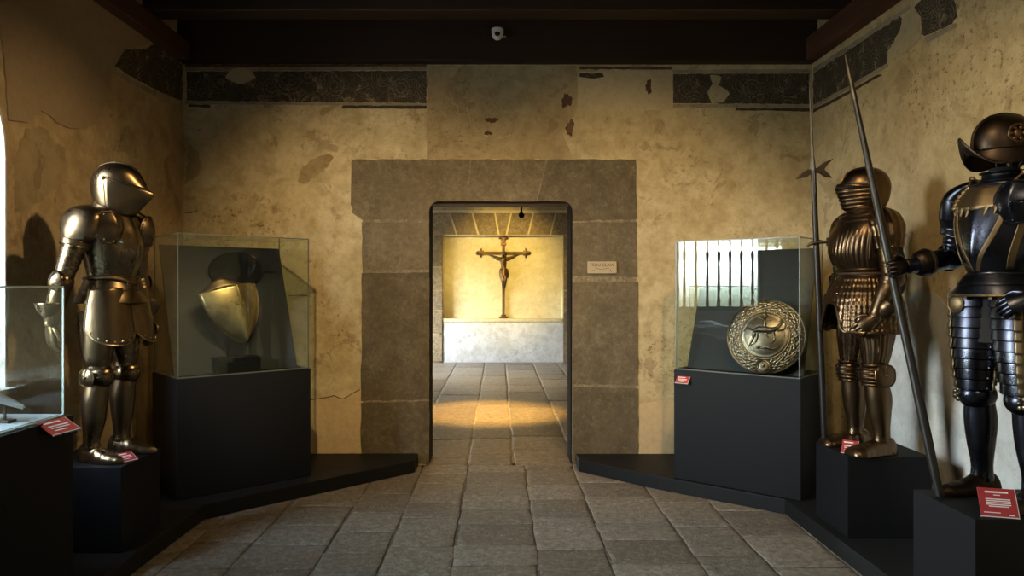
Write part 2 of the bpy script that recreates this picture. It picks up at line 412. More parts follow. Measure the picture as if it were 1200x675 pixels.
# faint roundel and stains
def roundel(cx, cy, r, w, mat, d):
    mm = MB(); n = 40
    for i in range(n):
        a0, a1 = 2*PI*i/n, 2*PI*(i+.86)/n
        if (i*7) % 10 < 3: continue
        mm.prism([BW(cx+math.cos(a)*q, cy+math.sin(a)*q*1.0) for a, q in ((a0, r), (a1, r), (a1, r-w), (a0, r-w))], 1, YB-d, YB)
    return mm.build('painted_roundel', mat, wall_end)
roundel(598, 105, 27, .8, 'wall_b', .0032); roundel(598, 104, 12, .8, 'wall_b', .0032); roundel(583, 126, 36, .7, 'wall_b', .0032)
for rx_, ry_ in ((240, 103), (393, 102), (470, 103), (806, 104), (881, 104), (318, 103)):
    roundel(rx_, ry_, 11, 1.5, 'line_faint', .0034); roundel(rx_, ry_, 6.5, 1.3, 'line_faint', .0034)
def blot(cx, cy, rx, ry, mat, seed, d=.003, n=36):
    r = random.Random(seed); k = [r.random() for _ in range(12)]
    pts = []
    for i in range(n):
        a = 2*PI*i/n; q = 1+.22*math.sin(2*a+k[0]*6)+.16*math.sin(3*a+k[1]*6)+.12*math.sin(7*a+k[2]*6)+.08*(r.random()-.5)
        pts.append((cx+rx*q*math.cos(a), cy+ry*q*math.sin(a)))
    return slab_b('plaster_flake', pts, mat, d)
for k, (cx, cy, rx, ry) in enumerate([(576, 141, 6, 3.5), (572, 156, 4, 2.5), (668, 150, 5, 8), (760, 102, 4, 7), (664, 118, 5, 9)]):
    blot(cx, cy, rx, ry, 'line_red', k+3, .0042)
slab_b('plaster_flake', rag([(349, 213), (352, 200), (366, 186), (386, 180), (391, 184), (384, 196), (371, 206), (356, 216)], 1.2, 4), 'patch_brown', .0028)
blot(297, 236, 5, 9, 'patch_brown', 33, .0028)
slab_b('plaster_flake', rag([(217, 214), (222, 168), (233, 178), (237, 196), (228, 209)], 1.5, 4), 'patch_brown', .0028)
slab_b('plaster_repair', rag([(364, 468), (378, 466), (392, 463), (402, 467), (412, 461), (424, 455), (424, 544), (364, 544)], .8, 6), 'patch_tan', .004)
slab_b('plaster_repair', rag([(749, 474), (770, 470), (789, 469), (791, 470), (791, 542), (749, 542)], .8, 6), 'patch_tan', .004)
# crack lines across the end wall
def crack(pts, w, mat='line_dark', d=.0045):
    mm = MB(); pts = rago(pts, .45, 5, seed=len(pts))
    for a, b in zip(pts[:-1], pts[1:]):
        if math.dist(a, b) > 12: continue
        mm.prism([BW(a[0], a[1]), BW(b[0], b[1]), BW(b[0], b[1]+w), BW(a[0], a[1]+w)], 1, YB-d, YB)
    return mm.build('plaster_crack', mat, wall_end)
crack([(364, 468), (378, 466), (392, 463), (402, 467), (412, 461), (422, 456)], 1.1)
crack([(338, 346), (352, 345.5), (364, 346.5)], .7)
crack([(205, 240), (212, 248), (224, 249), (232, 246)], .9)

# -- stone surround of the door: blocks on a bed of mortar
sur = empty('trim_1', (0, YB, 0)); sur['kind'] = 'structure'
def sb(pts, mm, d):
    mm.prism([BW(*p) for p in pts], 1, -d, .0)
bed = MB()
corner = [(500+13*(1-math.sin(a)), 232+13*(1-math.cos(a))) for a in np.linspace(PI/2, 0, 7)]
bl = MB()
arcL = [(503+12*(1-math.cos(a)), 248-12*math.sin(a)) for a in np.linspace(0, PI/2, 6)]
arcR = [(671-12*(1-math.cos(a)), 248-12*math.sin(a)) for a in np.linspace(PI/2, 0, 6)]
jit = lambda pts, s: rag(pts, .7, 9, s)
sb([(413, 188), (744, 188), (745, 258), (746, 540), (670, 541), (671, 248)]+arcR[::-1]+arcL[::-1]+[(503, 541), (425, 540), (425, 258), (413, 250)], bed, .004)
sb(rago([(412, 187), (551, 187), (547, 236), (516, 236)], seed=1)+arcL[::-1]+rago([(503, 258), (427, 257), (418, 252), (411, 240)], seed=2), bl, .007)
sb(jit([(552, 187), (640, 187), (628, 236), (548, 236)], 3), bl, .006)
sb(rago([(641.5, 187), (745, 187), (746, 257), (671, 259)], seed=4)+arcR[::-1]+[(629.5, 236)], bl, .008)
sb(jit([(424, 260), (503, 261), (503, 315), (425, 316)], 5), bl, .008)
sb(jit([(424, 320), (503, 319), (503, 468), (423, 470)], 6), bl, .006)
sb(jit([(423, 472), (503, 470), (503, 544), (423, 540)], 7), bl, .008)
sb(jit([(671, 261), (746, 260), (747, 325), (671, 323)], 8), bl, .007)
sb(jit([(671, 331), (748, 330), (748, 452), (671, 450)], 9), bl, .006)
sb(jit([(671, 453), (748, 455), (748, 541), (671, 544)], 10), bl, .008)
bed.build('mortar_bed', 'mortar', sur); bl.build('stone_blocks', 'surround', sur, bevel=.004)
# -- dark timber lining inside the opening
dr = empty('door_1', (0, YB, 0)); dr['kind'] = 'structure'
d0, d1 = .05, .335
mm = MB(); mm.box((DX0+.010, (d0+d1)/2, DZ/2), (.020, d1-d0, DZ)); mm.build('door_jamb', 'door_wood', dr, bevel=.004)
mm = MB(); mm.box((DX1-.010, (d0+d1)/2, DZ/2), (.020, d1-d0, DZ)); mm.build('door_jamb', 'door_wood', dr, bevel=.004)
mm = MB(); mm.box(((DX0+DX1)/2, (d0+d1)/2, DZ-.02), (DX1-DX0-.042, d1-d0, .04)); mm.build('door_head', 'door_lintel', dr, bevel=.004)

# -- left wall with the deep arched window
WY0, WY1, WS, WZ = 1.45, 3.89, .93, 2.20
wc, wr, wh = (WY0+WY1)/2, (WY1-WY0)/2, .86
XL2 = XL-.62
arch = [(wc+wr*math.cos(a), WZ+wh*math.sin(a)) for a in np.linspace(0, PI, 25)]
m = MB()
m.prism([(-2.6, 0), (WY0, 0), (WY0, ZT), (-2.6, ZT)], 0, XL2, XL)
m.prism([(WY1, 0), (YB, 0), (YB, ZT), (WY1, ZT)], 0, XL2, XL)
m.prism([(WY0, 0), (WY1, 0), (WY1, WS), (WY0, WS)], 0, XL2, XL)
half = len(arch)//2
m.prism([(WY1, ZT)]+arch[:half+1]+[(wc, ZT)], 0, XL2, XL)
m.prism([(wc, ZT)]+arch[half:]+[(WY0, ZT)], 0, XL2, XL)
wall_left = struct(m.build('wall_left', 'wall_l'))
def slab_l(name, pts, mat, d=.004):
    return MB().prism([LW(*p) for p in pts], 0, XL-.01, XL+d).build(name, mat, wall_left)
slab_l('plaster_repair', rag([(9, 141), (32, 144), (40, 134), (47, 130), (57, 135), (66, 144), (80, 150), (100, 150), (112, 144), (121, 126), (126, 108), (131, 80), (146, 57), (172, 52), (178, 44), (116, 1), (60, -39), (14, -71), (-3, 10), (4, 70)], .9, 8), 'patch_pink', .008)
slab_l('painted_frieze', rag([(134, 77), (139, 66), (146, 58), (172, 57), (184, 50), (213, 76), (213, 118), (190, 109), (150, 88)], .9, 5), 'frieze', .003)
slab_l('painted_border', rag([(134, 81), (150, 90), (190, 111), (213, 120), (213, 124), (188, 116), (150, 96), (134, 86)], .5, 6), 'line_pale', .0035)
slab_l('plaster_flake', rag([(137, 178), (143, 152), (152, 146), (158, 160), (162, 186), (154, 186), (146, 178)], 1, 5), 'patch_brown', .0028)
slab_l('plaster_flake', rag([(16, 190), (30, 150), (52, 150), (62, 165), (78, 175), (72, 200), (50, 235), (18, 250)], 2, 6), 'patch_brown', .0022)
# window: whitewashed reveal, frame and balusters
wn = empty('window_1', (XL, wc, WS)); wn['kind'] = 'structure'
mm = MB()
full = [(WY1, WS)]+arch+[(WY0, WS)]
def inset(k): return [(wc+(y-wc)*k-wc, WS+(z-WS)*(1-(1-k)*.5)-WS) for y, z in full]
o1 = full; ins = .012
mm.rings([[(-.62, y-wc, z-WS) for y, z in full], [(.002, y-wc, z-WS) for y, z in full],
          [(.002, (y-wc)*(1-ins/wr), (z-WS) if z <= WS else (z-WS)-ins*(1 if z > WZ else 0)) for y, z in full],
          [(-.62, (y-wc)*(1-ins/wr), (z-WS) if z <= WS else (z-WS)-ins*(1 if z > WZ else 0)) for y, z in full]], closed=False, cap=False)
mm.build('window_reveal', 'white', wn, smooth=True)
MB().box((-.28, 0, .015), (.70, WY1-WY0-.03, .03)).build('window_sill', 'white', wn, bevel=.004)
fy, fz0, fz1 = .66, .22, 2.02
mm = MB()
# outer screen wall that narrows the opening, then the timber frame
mm.box((-.585, (wr+fy)/2, 1.1), (.07, wr-fy-.012, 2.4)); mm.box((-.585, -(wr+fy)/2, 1.1), (.07, wr-fy-.012, 2.4))
mm.box((-.585, 0, (fz1+2.5)/2), (.07, 2*fy, 2.5-fz1)); mm.box((-.585, 0, fz0/2+.015), (.07, 2*fy, fz0-.03))
mm.build('window_surround', 'white', wn)
mm = MB()
for y in (-fy+.03, fy-.03): mm.box((-.58, y, (fz0+fz1)/2), (.06, .06, fz1-fz0))
for z in (fz0+.03, fz1-.03): mm.box((-.58, 0, z), (.06, 2*fy-.12, .06))
mm.build('window_frame', 'bluster', wn, bevel=.005)
nb = 7
for i in range(nb):
    y = -fy+.06+(i+.5)*(2*fy-.12)/nb
    mm = MB(); zz = [fz0+.06, fz0+.16, fz0+.20, fz0+.24, .9, 1.0, 1.1, fz1-.24, fz1-.20, fz1-.16, fz1-.06]
    rr = [.022, .022, .012, .02, .016, .026, .016, .02, .012, .022, .022]
    mm.tube([(-.58, y, z) for z in zz], rr, n=12, ref=(1, 0, 0)); mm.build('baluster', 'bluster', wn, smooth=True)

# -- right wall and the wall behind the photographer
m = MB(); m.prism([(-2.6, 0), (YB, 0), (YB, ZT), (-2.6, ZT)], 0, XR, XR+.5)
wall_right = struct(m.build('wall_right', 'wall_r'))
def slab_r(name, pts, mat, d=.004):
    return MB().prism([RW(*p) for p in pts], 0, XR-d, XR+.01).build(name, mat, wall_right)
slab_r('painted_frieze', rag([(953.5, 86), (1010, 49), (1055, 19), (1058, 24), (1052, 40), (1045, 55), (1040, 66), (1039, 75), (1000, 98), (953.5, 123)], .8, 5), 'frieze', .003)
slab_r('painted_border', rag([(953.5, 80), (1010, 43), (1066, 6), (1068, 9), (1012, 47), (953.5, 85)], .4, 6), 'line_pale', .0035)
slab_r('painted_border', rag([(953.5, 123), (1000, 98), (1040, 74), (1041, 78), (1000, 102), (953.5, 127)], .4, 6), 'line_pale', .0035)
slab_r('painted_border', rag([(953.5, 128), (975, 117), (998, 105), (1030, 87), (1034, 88), (1000, 107), (978, 119), (953.5, 132)], .4, 6), 'line_dark', .0038)
slab_r('plaster_repair', rag([(1040, 74), (1041, 60), (1056, 40), (1057, 24), (1072, 10), (1080, 20), (1077, 33), (1080, 45), (1060, 62)], 1, 5), 'patch_pale', .005)
slab_r('painted_frieze', rag([(1072, 8), (1082, -2), (1112, -20), (1120, 5), (1122, 20), (1116, 28), (1084, 42), (1080, 40), (1080, 22)], 1, 5), 'frieze', .0032)
slab_r('painted_border', rag([(1084, 44), (1120, 27), (1122, 31), (1086, 51)], .6, 6), 'line_pale', .0035)
# broad whitish plaster band low on the right wall, with window daylight painted in
slab_r('plaster_repair', rag([(1041, 372), (1060, 352), (1084, 340), (1105, 352), (1130, 372), (1170, 380), (1240, 372), (1240, 770), (1060, 640), (1041, 560)], 3, 9), 'white', .002)
struct(MB().box(((XL+XR)/2, -2.5, ZT/2), (XR-XL+1.6, .2, ZT)).build('wall_rear', 'wall_r'))

# -- ceiling: wall plates, cross beams, boards
pl = empty('trim_2', (0, 0, 0)); pl['kind'] = 'structure'
MB().box(((XL+XR)/2, YB-.06, ZC+.208), (XR-XL, .12, .416)).build('wall_plate', 'beam', pl, bevel=.008)
MB().box((XL+.05, (YB-2.4)/2-.06, ZC+.075), (.10, YB+2.4-.13, .15)).build('wall_plate', 'beam_y', pl, bevel=.008)
MB().box((XR-.05, (YB-2.4)/2-.06, ZC+.09), (.10, YB+2.4-.13, .18)).build('wall_plate', 'beam_y', pl, bevel=.008)
y = YB-.62
while y > -2.3:
    o = MB().box(((XL+XR)/2, y, ZC+.30), (XR-XL-.004, .19, .235)).build('ceiling_beam', 'beam', bevel=.012); struct(o)
    y -= .60
struct(MB().box(((XL+XR)/2, (YB-2.4)/2, ZC+.44), (XR-XL+.4, YB+2.4+.3, .045)).build('ceiling', 'board'))

# -- the room beyond the door
FY = 14.2
fw = empty('wall_beyond', (0, FY, 0)); fw['kind'] = 'structure'
def FWp(px, py): return ((px-VPX)/F*FY, EYE+(VPY-py)/F*FY)
nx0, nz1 = FWp(519, 275); nx1, nz0 = FWp(660, 377)
mm = MB()
mm.prism([(-3.2, 0), (nx0, 0), (nx0, 3.7), (-3.2, 3.7)], 1, 0, .5); mm.prism([(nx1, 0), (3.2, 0), (3.2, 3.7), (nx1, 3.7)], 1, 0, .5)
mm.prism([(nx0, 0), (nx1, 0), (nx1, nz0), (nx0, nz0)], 1, .03, .5); mm.prism([(nx0, nz1), (nx1, nz1), (nx1, 3.7), (nx0, 3.7)], 1, 0, .5)
mm.build('wall_surface', 'wall_far', fw)
MB().box(((nx0+nx1)/2, .15, (nz0+nz1)/2), (nx1-nx0-.005, .02, nz1-nz0-.005)).build('niche_back', 'niche', fw)
mm = MB(); t = .012
mm.box((nx0+t/2, .069, (nz0+nz1)/2), (t, .138, nz1-nz0)); mm.box((nx1-t/2, .069, (nz0+nz1)/2), (t, .138, nz1-nz0))
mm.box(((nx0+nx1)/2, .069, nz1-t/2), (nx1-nx0-2*t, .138, t)); mm.box(((nx0+nx1)/2, .059, nz0+.03), (nx1-nx0-2*t, .158, .06))
mm.build('niche_reveal', 'niche', fw, bevel=.003)
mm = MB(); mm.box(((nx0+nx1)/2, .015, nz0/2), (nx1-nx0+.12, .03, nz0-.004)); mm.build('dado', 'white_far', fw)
mm = MB(); zt = FWp(0, 250)[1]
edges_t = [-1.8, -1.12, -.70, -.30, .05, .42, .90, 1.30, 1.9]; cxn = (nx0+nx1)/2
vb = MB(); vb.box((cxn, -.004, (nz1+zt)/2+.03), (3.8, .012, zt-nz1+.06)); vb.build('voussoir_mortar', 'niche', fw)
xs_t = [494, 527, 553.5, 580, 599, 625, 651, 684]; xs_b = [502, 535, 560.5, 584.5, 593.5, 619, 645, 676]
for i in range(7):
    ax, bx = FWp(xs_t[i], 0)[0], FWp(xs_t[i+1], 0)[0]; ab, bb = FWp(xs_b[i], 0)[0], FWp(xs_b[i+1], 0)[0]
    g = .018
    if i in (0, 6) or True: mm.prism([(ab+g, nz1), (bb-g, nz1), (bx-g, zt), (ax+g, zt)], 1, -.025, .004)
for z0_, z1_ in ((.02, .55), (.57, 1.02), (1.04, 1.40), (1.42, 1.86), (1.88, nz1-.015)):
    mm.prism([(nx0-.42, z0_), (nx0-.01, z0_), (nx0-.01, z1_), (nx0-.42, z1_)], 1, -.022, .004)
    mm.prism([(nx1+.01, z0_), (nx1+.42, z0_), (nx1+.42, z1_), (nx1+.01, z1_)], 1, -.022, .004)
mm.build('stone_blocks', 'voussoir', fw, bevel=.006)
# side walls (left one pierced by a window), ceiling
mm = MB()
LY0, LY1 = 12.0, 13.7
mm.prism([(YB2, 0), (LY0, 0), (LY0, 3.7), (YB2, 3.7)], 0, -3.7, -3.2); mm.prism([(LY1, 0), (FY+.5, 0), (FY+.5, 3.7), (LY1, 3.7)], 0, -3.7, -3.2)
mm.prism([(LY0, 0), (LY1, 0), (LY1, .45), (LY0, .45)], 0, -3.7, -3.2); mm.prism([(LY0, 2.15), (LY1, 2.15), (LY1, 3.7), (LY0, 3.7)], 0, -3.7, -3.2)
struct(mm.build('wall_beyond_left', 'wall_far'))
struct(MB().box((3.45, (YB2+FY)/2, 1.85), (.5, FY-YB2+1, 3.7)).build('wall_beyond_right', 'wall_far'))
struct(MB().box((0, (YB2+FY)/2+.1, 3.8), (7.4, FY-YB2+1.3, .2)).build('ceiling_beyond', 'board'))
w2 = empty('window_2', (-3.45, (LY0+LY1)/2, 1.30)); w2['kind'] = 'structure'
mm = MB(); hh, ww_ = (2.15-.45)/2, (LY1-LY0)/2
for s in (-1, 1): mm.box((0, s*(ww_-.04), 0), (.08, .08, 2*hh)); mm.box((0, 0, s*(hh-.04)), (.08, 2*ww_-.16, .08))
mm.box((0, 0, 0), (.06, .07, 2*hh-.16)); mm.build('window_frame', 'bluster', w2, bevel=.005)
# ground outside the windows
struct(MB().box((-14, 6, -.4), (21, 60, .2)).build('ground_outside', 'earth'))

# ================================================================== PLATFORMS
def platform(pts, label):
    t = empty('display_platform', (pts[0][0], pts[0][1], 0)); o = V((pts[0][0], pts[0][1]))
    q = [(p[0]-o.x, p[1]-o.y) for p in pts]
    MB().prism(q, 2, .002, .1).build('platform_deck', 'platform', t, bevel=.004)
    return tag(t, label, 'platform')
platform([(-.678, YB-.005), (-.678, 5.822), (-1.889, 4.653), (-1.905, 3.864), (-1.905, 1.2), (XL+.012, 1.2), (XL+.012, YB-.013)], 'low black platform along the left wall, under the heater shield case')
platform([(.64, YB-.018), (.64, 5.85), (1.161, 5.335), (1.875, 4.757), (1.875, 3.75), (1.875, 1.6), (XR-.012, 1.6), (XR-.012, YB-.018)], 'low black platform along the right wall, under the round shield case')
PT = .1

# ================================================================== DISPLAY CASES
def show_case(name, o, ang, w, d, zb, zt, inset_, label, edge, panel=True):
    """o: front-left corner on the platform; x along the front, y to the back"""
    t = empty(name, (o[0], o[1], PT), ang); H = zb-PT
    MB().box((w/2, d/2, H/2+.001), (w, d, H-.002)).build('plinth_base', 'black', t, bevel=.003)
    i = inset_; th = .006; z0, z1 = H, zt-PT
    def pane(c, s):
        p = MB().box(c, s).build('glass_pane', 'glass', t)
        p['label'] = 'clear glass pane'
    h = z1-z0
    pane((w/2, i, z0+h/2), (w-2*i-.012, th, h)); pane((w/2, d-i, z0+h/2), (w-2*i-.012, th, h))
    pane((i, d/2, z0+h/2), (th, d-2*i-.012, h)); pane((w-i, d/2, z0+h/2), (th, d-2*i-.012, h))
    pane((w/2, d/2, z1+th/2), (w-2*i, d-2*i, th))
    e = MB(); q = .0035
    for x in (i, w-i):
        for y in (i, d-i): e.box((x, y, z0+h/2), (2*q, 2*q, h))
    for y in (i, d-i): e.box((w/2, y, z1+.004), (w-2*i, 2*q, 2*q)); e.box((w/2, y, z0+.004), (w-2*i, 2*q, 2*q))
    for x in (i, w-i): e.box((x, d/2, z1+.004), (2*q, d-2*i, 2*q)); e.box((x, d/2, z0+.004), (2*q, d-2*i, 2*q))
    e.build('glass_edges', edge, t)
    if panel:
        # leaning grey backboard, foot near the front, head at the back
        y0, y1 = .15, d-i-.03; hh = h-.05
        b = MB(); b.prism([(y0, z0+.001), (y0+.02, z0+.001), (y1+.012, z0+hh), (y1-.008, z0+hh)], 0, i+.02, w-i-.02)
        b.build('backboard', 'panel', t, bevel=.002)
    return tag(t, label, 'display case')
A = (-2.10, 4.72)
case_l = show_case('display_case', A, R(41.4), .947, .52, .892, 1.84, .012, 'tall black case with a glass hood holding the gilt heater shield', 'glass_edge_dark')
angR = R(-40)
P_ = (1.273, 5.285)
case_r = show_case('display_case', P_, angR, .895, .52, .892, 1.815, .012, 'tall black case with a glass hood holding the embossed round shield', 'glass_edge_dark')
case_n = show_case('display_case', (-2.016, 1.75), R(90), 1.684, .585, .89, 1.492, .03, 'low glass topped black case beside the window, cut by the left picture edge', 'glass_edge', panel=False)
cl = MB().box((.842, .29, .79+.006), (1.60, .505, .010)).build('case_liner', 'liner', case_n); cl['label'] = 'pale cloth lining the case floor'

def case_pt(o, ang, x, y, z):
    c, s = math.cos(ang), math.sin(ang); return (o[0]+c*x-s*y, o[1]+s*x+c*y, z)

# -- stand block and post inside the left case are parts of the case; the shield rests on them
st = MB(); st.box((.44, .135, .792+.055), (.30, .17, .11)); st.build('shield_block', 'stand', case_l, bevel=.004)
st = MB(); st.box((.44, .175, .792+.24), (.09, .03, .36)); st.build('shield_post', 'stand', case_l, bevel=.004)
st = MB(); st.box((.60, .30, .792+.33), (.10, .02, .655), Matrix.Rotation(R(-12), 3, 'X')); st.build('shade_post', 'stand', case_l, bevel=.003)  # added black post, carries the modelled shadow shape down beside the shield
bk = MB(); bk.prism([(.53+.20*math.cos(a), 1.615-PT+.135*math.sin(a)) for a in np.linspace(0, 2*PI, 40, endpoint=False)], 1, .345, .36); bk.build('shade_board', 'stand', case_l, bevel=.003)  # added black oval standing in for the shadow behind the shield
# -- heater shield
hs = empty('heater_shield', case_pt(A, R(41.4), .485, .095, 1.10), R(41.4))
hs.rotation_euler = (R(-14), R(-9), R(41.4)+R(12))
def hs_w(v):   # half width for height v (0 bottom .. 1 top corner)
    return .222*math.sin(min(1, v**.72)*PI/2*1.0)
HH = .40
def hs_surf(u, v):
    uu = u*2-1; w = hs_w(v)
    x = uu*w*(1 if uu < 0 else 1); z = HH*v
    y = -.085*(1-uu*uu)*(.3+.7*min(1, w/.222))-.030*(1-abs(uu)) + .03*(v-.5)**2
    return V((x, y, z))
b = MB(); b.patch(hs_surf, 32, 30); b.build('shield_face', 'gilt', hs, smooth=True, solid=.004)
def hs_top(u, v):
    uu = u*2-1; p = hs_surf(u, 1.0); pk = .072*math.exp(-((uu+.38)/.42)**2)*(1-abs(uu)**4)+.004
    return p+V((0, .03*v, pk*v))
b = MB(); b.patch(hs_top, 32, 4); b.build('shield_flange', 'brass', hs, smooth=True, solid=.004)
rim = [hs_surf(0, v) for v in np.linspace(1, 0, 26)]+[hs_surf(1, v) for v in np.linspace(.03, 1, 26)]
b = MB(); b.tube(rim, .0045, n=8, ref=(0, -1, 0)); b.build('shield_rim', 'silver', hs, smooth=True)
b = MB(); b.tube([hs_surf(.5, v)+V((0, -.001, 0)) for v in np.linspace(.02, 1, 20)], .0025, n=6); b.build('shield_ridge', 'gilt', hs, smooth=True)
b = MB(); b.ball((-.115, -.005, HH+.025), .013); b.tube([(-.115, 0, HH+.02), (-.10, .05, HH+.0)], .005, n=8); b.build('strap_knob', 'stand', hs, smooth=True)
tag(hs, 'gilt heater shield with a pointed foot in the glass case by the left armour', 'shield')

# -- round embossed shield
rs = empty('round_shield', case_pt(P_, angR, .63, .105, .893+.262), angR+R(10))
rs.rotation_euler = (R(-14), 0, angR+R(8))
RR = .262
def disc(r0, r1, fn, nu=72, nv=14):
    b = MB(); return b.patch(lambda u, v: V((math.sin(2*PI*u)*(r0+(r1-r0)*v), -fn(r0+(r1-r0)*v, 2*PI*u), math.cos(2*PI*u)*(r0+(r1-r0)*v))), nu, nv)
def rel(r, a):
    base = .055*(1-(r/RR)**2)
    q = r/RR
    if q < .60: return base+.012*max(0, 1-(q/.6)**2)
    if q < .635: return base+.008
    if q > .955: return base+.005
    return base+.0055*max(0, math.sin(a*17+6*math.sin(q*22)))*math.sin((q-.635)/.32*PI)+.003*math.sin(a*41)*math.sin(q*60)
disc(.0, RR*.60, rel, 72, 12).build('shield_boss', 'silver', rs, smooth=True, solid=.003)
disc(RR*.60, RR*.635, lambda r, a: rel(RR*.62, a), 72, 3).build('inner_rim', 'brass', rs, smooth=True, solid=.004)
disc(RR*.635, RR*.955, rel, 200, 22).build('embossed_border', 'silver', rs, smooth=True, solid=.003, sharp=70)
b = MB(); b.tube([V((math.sin(a)*RR*.975, -.055*(1-.95)-.004, math.cos(a)*RR*.975)) for a in np.linspace(0, 2*PI, 73)], .006, n=8, cap=False); b.build('outer_rim', 'silver', rs, smooth=True)
b = MB()
mz = -RR*.80; my = -.055*(1-.64)-.010
b.ball((.0, my, mz), (.046, .007, .046), 24, 10)
for rr_ in (.047, .034): b.tube([V((math.sin(a)*rr_, my-.005, mz+math.cos(a)*rr_)) for a in np.linspace(0, 2*PI, 30)], .0042, n=6, cap=False)
b.ball((0, my-.006, mz+.004), (.012, .006, .015), 12, 8)
b.build('medallion', 'silver', rs, smooth=True)
# the embossed group: rearing mount with rider, a fallen figure
def fy(x, z, e=.010):
    r = math.hypot(x, z); return -(rel(min(r, RR*.59), 0)+e*.3)
b = MB()
def limb(pts, r): b.tube([V((x, fy(x, z), z)) for x, z in pts], [k*.72 for k in r], [k*.75 for k in r], n=10, res=12)
limb([(-.075, .02), (-.02, .035), (.045, .03), (.085, .05)], [.012, .034, .03, .016]); limb([(.08, .045), (.105, .085), (.095, .105)], [.018, .013, .010]); limb([(.095, .105), (.125, .092)], [.012, .007])
limb([(-.06, .01), (-.075, -.04), (-.1, -.085)], [.018, .010, .005]); limb([(-.04, .01), (-.05, -.05), (-.085, -.075)], [.016, .008, .005])
limb([(.06, .02), (.07, -.03), (.045, -.06)], [.016, .009, .005]); limb([(.085, .03), (.125, .045), (.13, .08)], [.014, .008, .005]); limb([(-.08, .03), (-.12, .045), (-.14, .02)], [.010, .007, .003])
limb([(.005, .05), (.0, .09), (.005, .11)], [.016, .02, .012]); limb([(.0, .1), (-.04, .12), (-.075, .10)], [.010, .007, .005]); limb([(.01, .1), (.045, .105)], [.009, .006]); limb([(.01, .045), (.02, -.005), (.035, -.02)], [.012, .009, .006])
b.ball((.006, fy(.006, .13)-.006, .13), .013, 12, 8)
limb([(-.02, -.09), (.02, -.085), (.06, -.095)], [.008, .014, .010]); b.ball((-.035, fy(-.035, -.088)-.005, -.088), .011, 12, 8); limb([(.06, -.095), (.095, -.075)], [.009, .005])
b.build('embossed_figures', 'silver', rs, smooth=True)
tag(rs, 'round embossed metal shield with a riding scene, leaning in the right glass case', 'shield')

# -- steel plate and small stand in the near left case
sp = empty('steel_plate_fragment', (-2.31, 3.20, .903), R(-6))
def plate(u, v):      # a tapering curved plate, pointed at one end
    x = -.22+.45*v; w = .085*(1-v**2.2)+.006; uu = u*2-1
    return V((x, uu*w, .115+.035*(1-uu*uu)*(1-v*.6)-.10*v*v*.55+.02*math.sin(v*PI)))
b = MB(); b.patch(plate, 14, 24); b.build('plate', 'steel_bright', sp, smooth=True, solid=.004)
b = MB(); b.tube([plate(0, v) for v in np.linspace(0, 1, 20)]+[plate(1, v) for v in np.linspace(.98, 0, 20)], .004, n=6); b.build('rolled_edge', 'steel_bright', sp, smooth=True)
for xx, hh_ in ((.14, .085), (-.14, .125)):
    b = MB(); b.tube([(xx, 0, 0), (xx, 0, hh_)], .006, n=8); b.box((xx, 0, .006), (.07, .05, .008)); b.build('stand', 'iron', sp)
tag(sp, 'pointed polished steel plate on small stands inside the low left case', 'armour piece')

# ================================================================== PLINTHS
def plinth(x0, x1, y0, y1, zt, label, rz=0):
    cx, cy = (x0+x1)/2, (y0+y1)/2
    t = MB().box((0, 0, (zt-PT)/2+.001), (x1-x0, y1-y0, zt-PT-.002)).build('armour_plinth', 'black', None, bevel=.003, loc=(cx, cy, PT), rotz=rz)
    return tag(t, label, 'plinth')
plinth(-2.46, -1.98, 3.80, 4.24, .55, 'low black plinth under the plain steel armour at left')
plinth(1.93, 2.40, 4.02, 4.42, .55, 'low black plinth under the fluted brown armour')
plinth(1.935, 2.47, 2.95, 3.39, .55, 'low black plinth under the dark armour with the open helmet')

# ================================================================== ARMOUR TOOLKIT (facing -Y, +X is its left)
def ring_eval(T, z):
    T = np.asarray(T, float); zs = T[:, 0]
    z = min(max(z, zs[0]), zs[-1]); k = min(max(int(np.searchsorted(zs, z))-1, 0), len(zs)-2)
    t = (z-zs[k])/(zs[k+1]-zs[k])
    # monotone-ish smooth: catmull on each column
    p1, p2 = T[k], T[k+1]; p0 = T[k-1] if k > 0 else p1; p3 = T[k+2] if k+2 < len(T) else p2
    h = zs[k+1]-zs[k]
    m1 = (p2-p0)/(zs[k+1]-(zs[k-1] if k > 0 else zs[k]))*h if k > 0 else (p2-p1)
    m2 = (p3-p1)/((zs[k+2] if k+2 < len(T) else zs[k+1])-zs[k])*h if k+2 < len(T) else (p2-p1)
    t2, t3 = t*t, t*t*t
    return (2*t3-3*t2+1)*p1+(t3-2*t2+t)*m1+(-2*t3+3*t2)*p2+(t3-t2)*m2
def ring_pt(T, z, phi, off=0.0):
    r = ring_eval(T, z); a, f, b_, p = r[1]+off, r[2]+off, r[3]+off, r[4]
    yc = r[5] if len(r) > 5 else 0.0
    s, c = math.sin(phi), math.cos(phi)
    if c < 0: p = 2.0+(p-2.0)*max(0, 1+c*3)
    e = 2/p
    x = a*math.copysign(abs(s)**e, s)
    y = -f*abs(c)**e if c > 0 else b_*abs(c)**e
    return V((x, y+yc, z))
def shell(T, z0, z1, p0, p1, nu, nv, off=0.0, mod=None):
    b = MB(); zf0 = z0 if callable(z0) else (lambda p: z0); zf1 = z1 if callable(z1) else (lambda p: z1)
    def fn(u, v):
        ph = p0+(p1-p0)*u; z = zf0(ph)+(zf1(ph)-zf0(ph))*v
        return ring_pt(T, z, ph, off+(mod(ph, v, z) if mod else 0))
    return b.patch(fn, nu, nv)
def lames(k, amp=.004):
    return lambda t: amp*(1-((t*k) % 1.0))
def strip(b, fn, t0, t1, n, r=.003, m=6):
    b.tube([fn(t) for t in np.linspace(t0, t1, n)], r, n=m); return b
def rivets(b, pts, r=.005):
    for p in pts: b.ball(p, r, 8, 6)
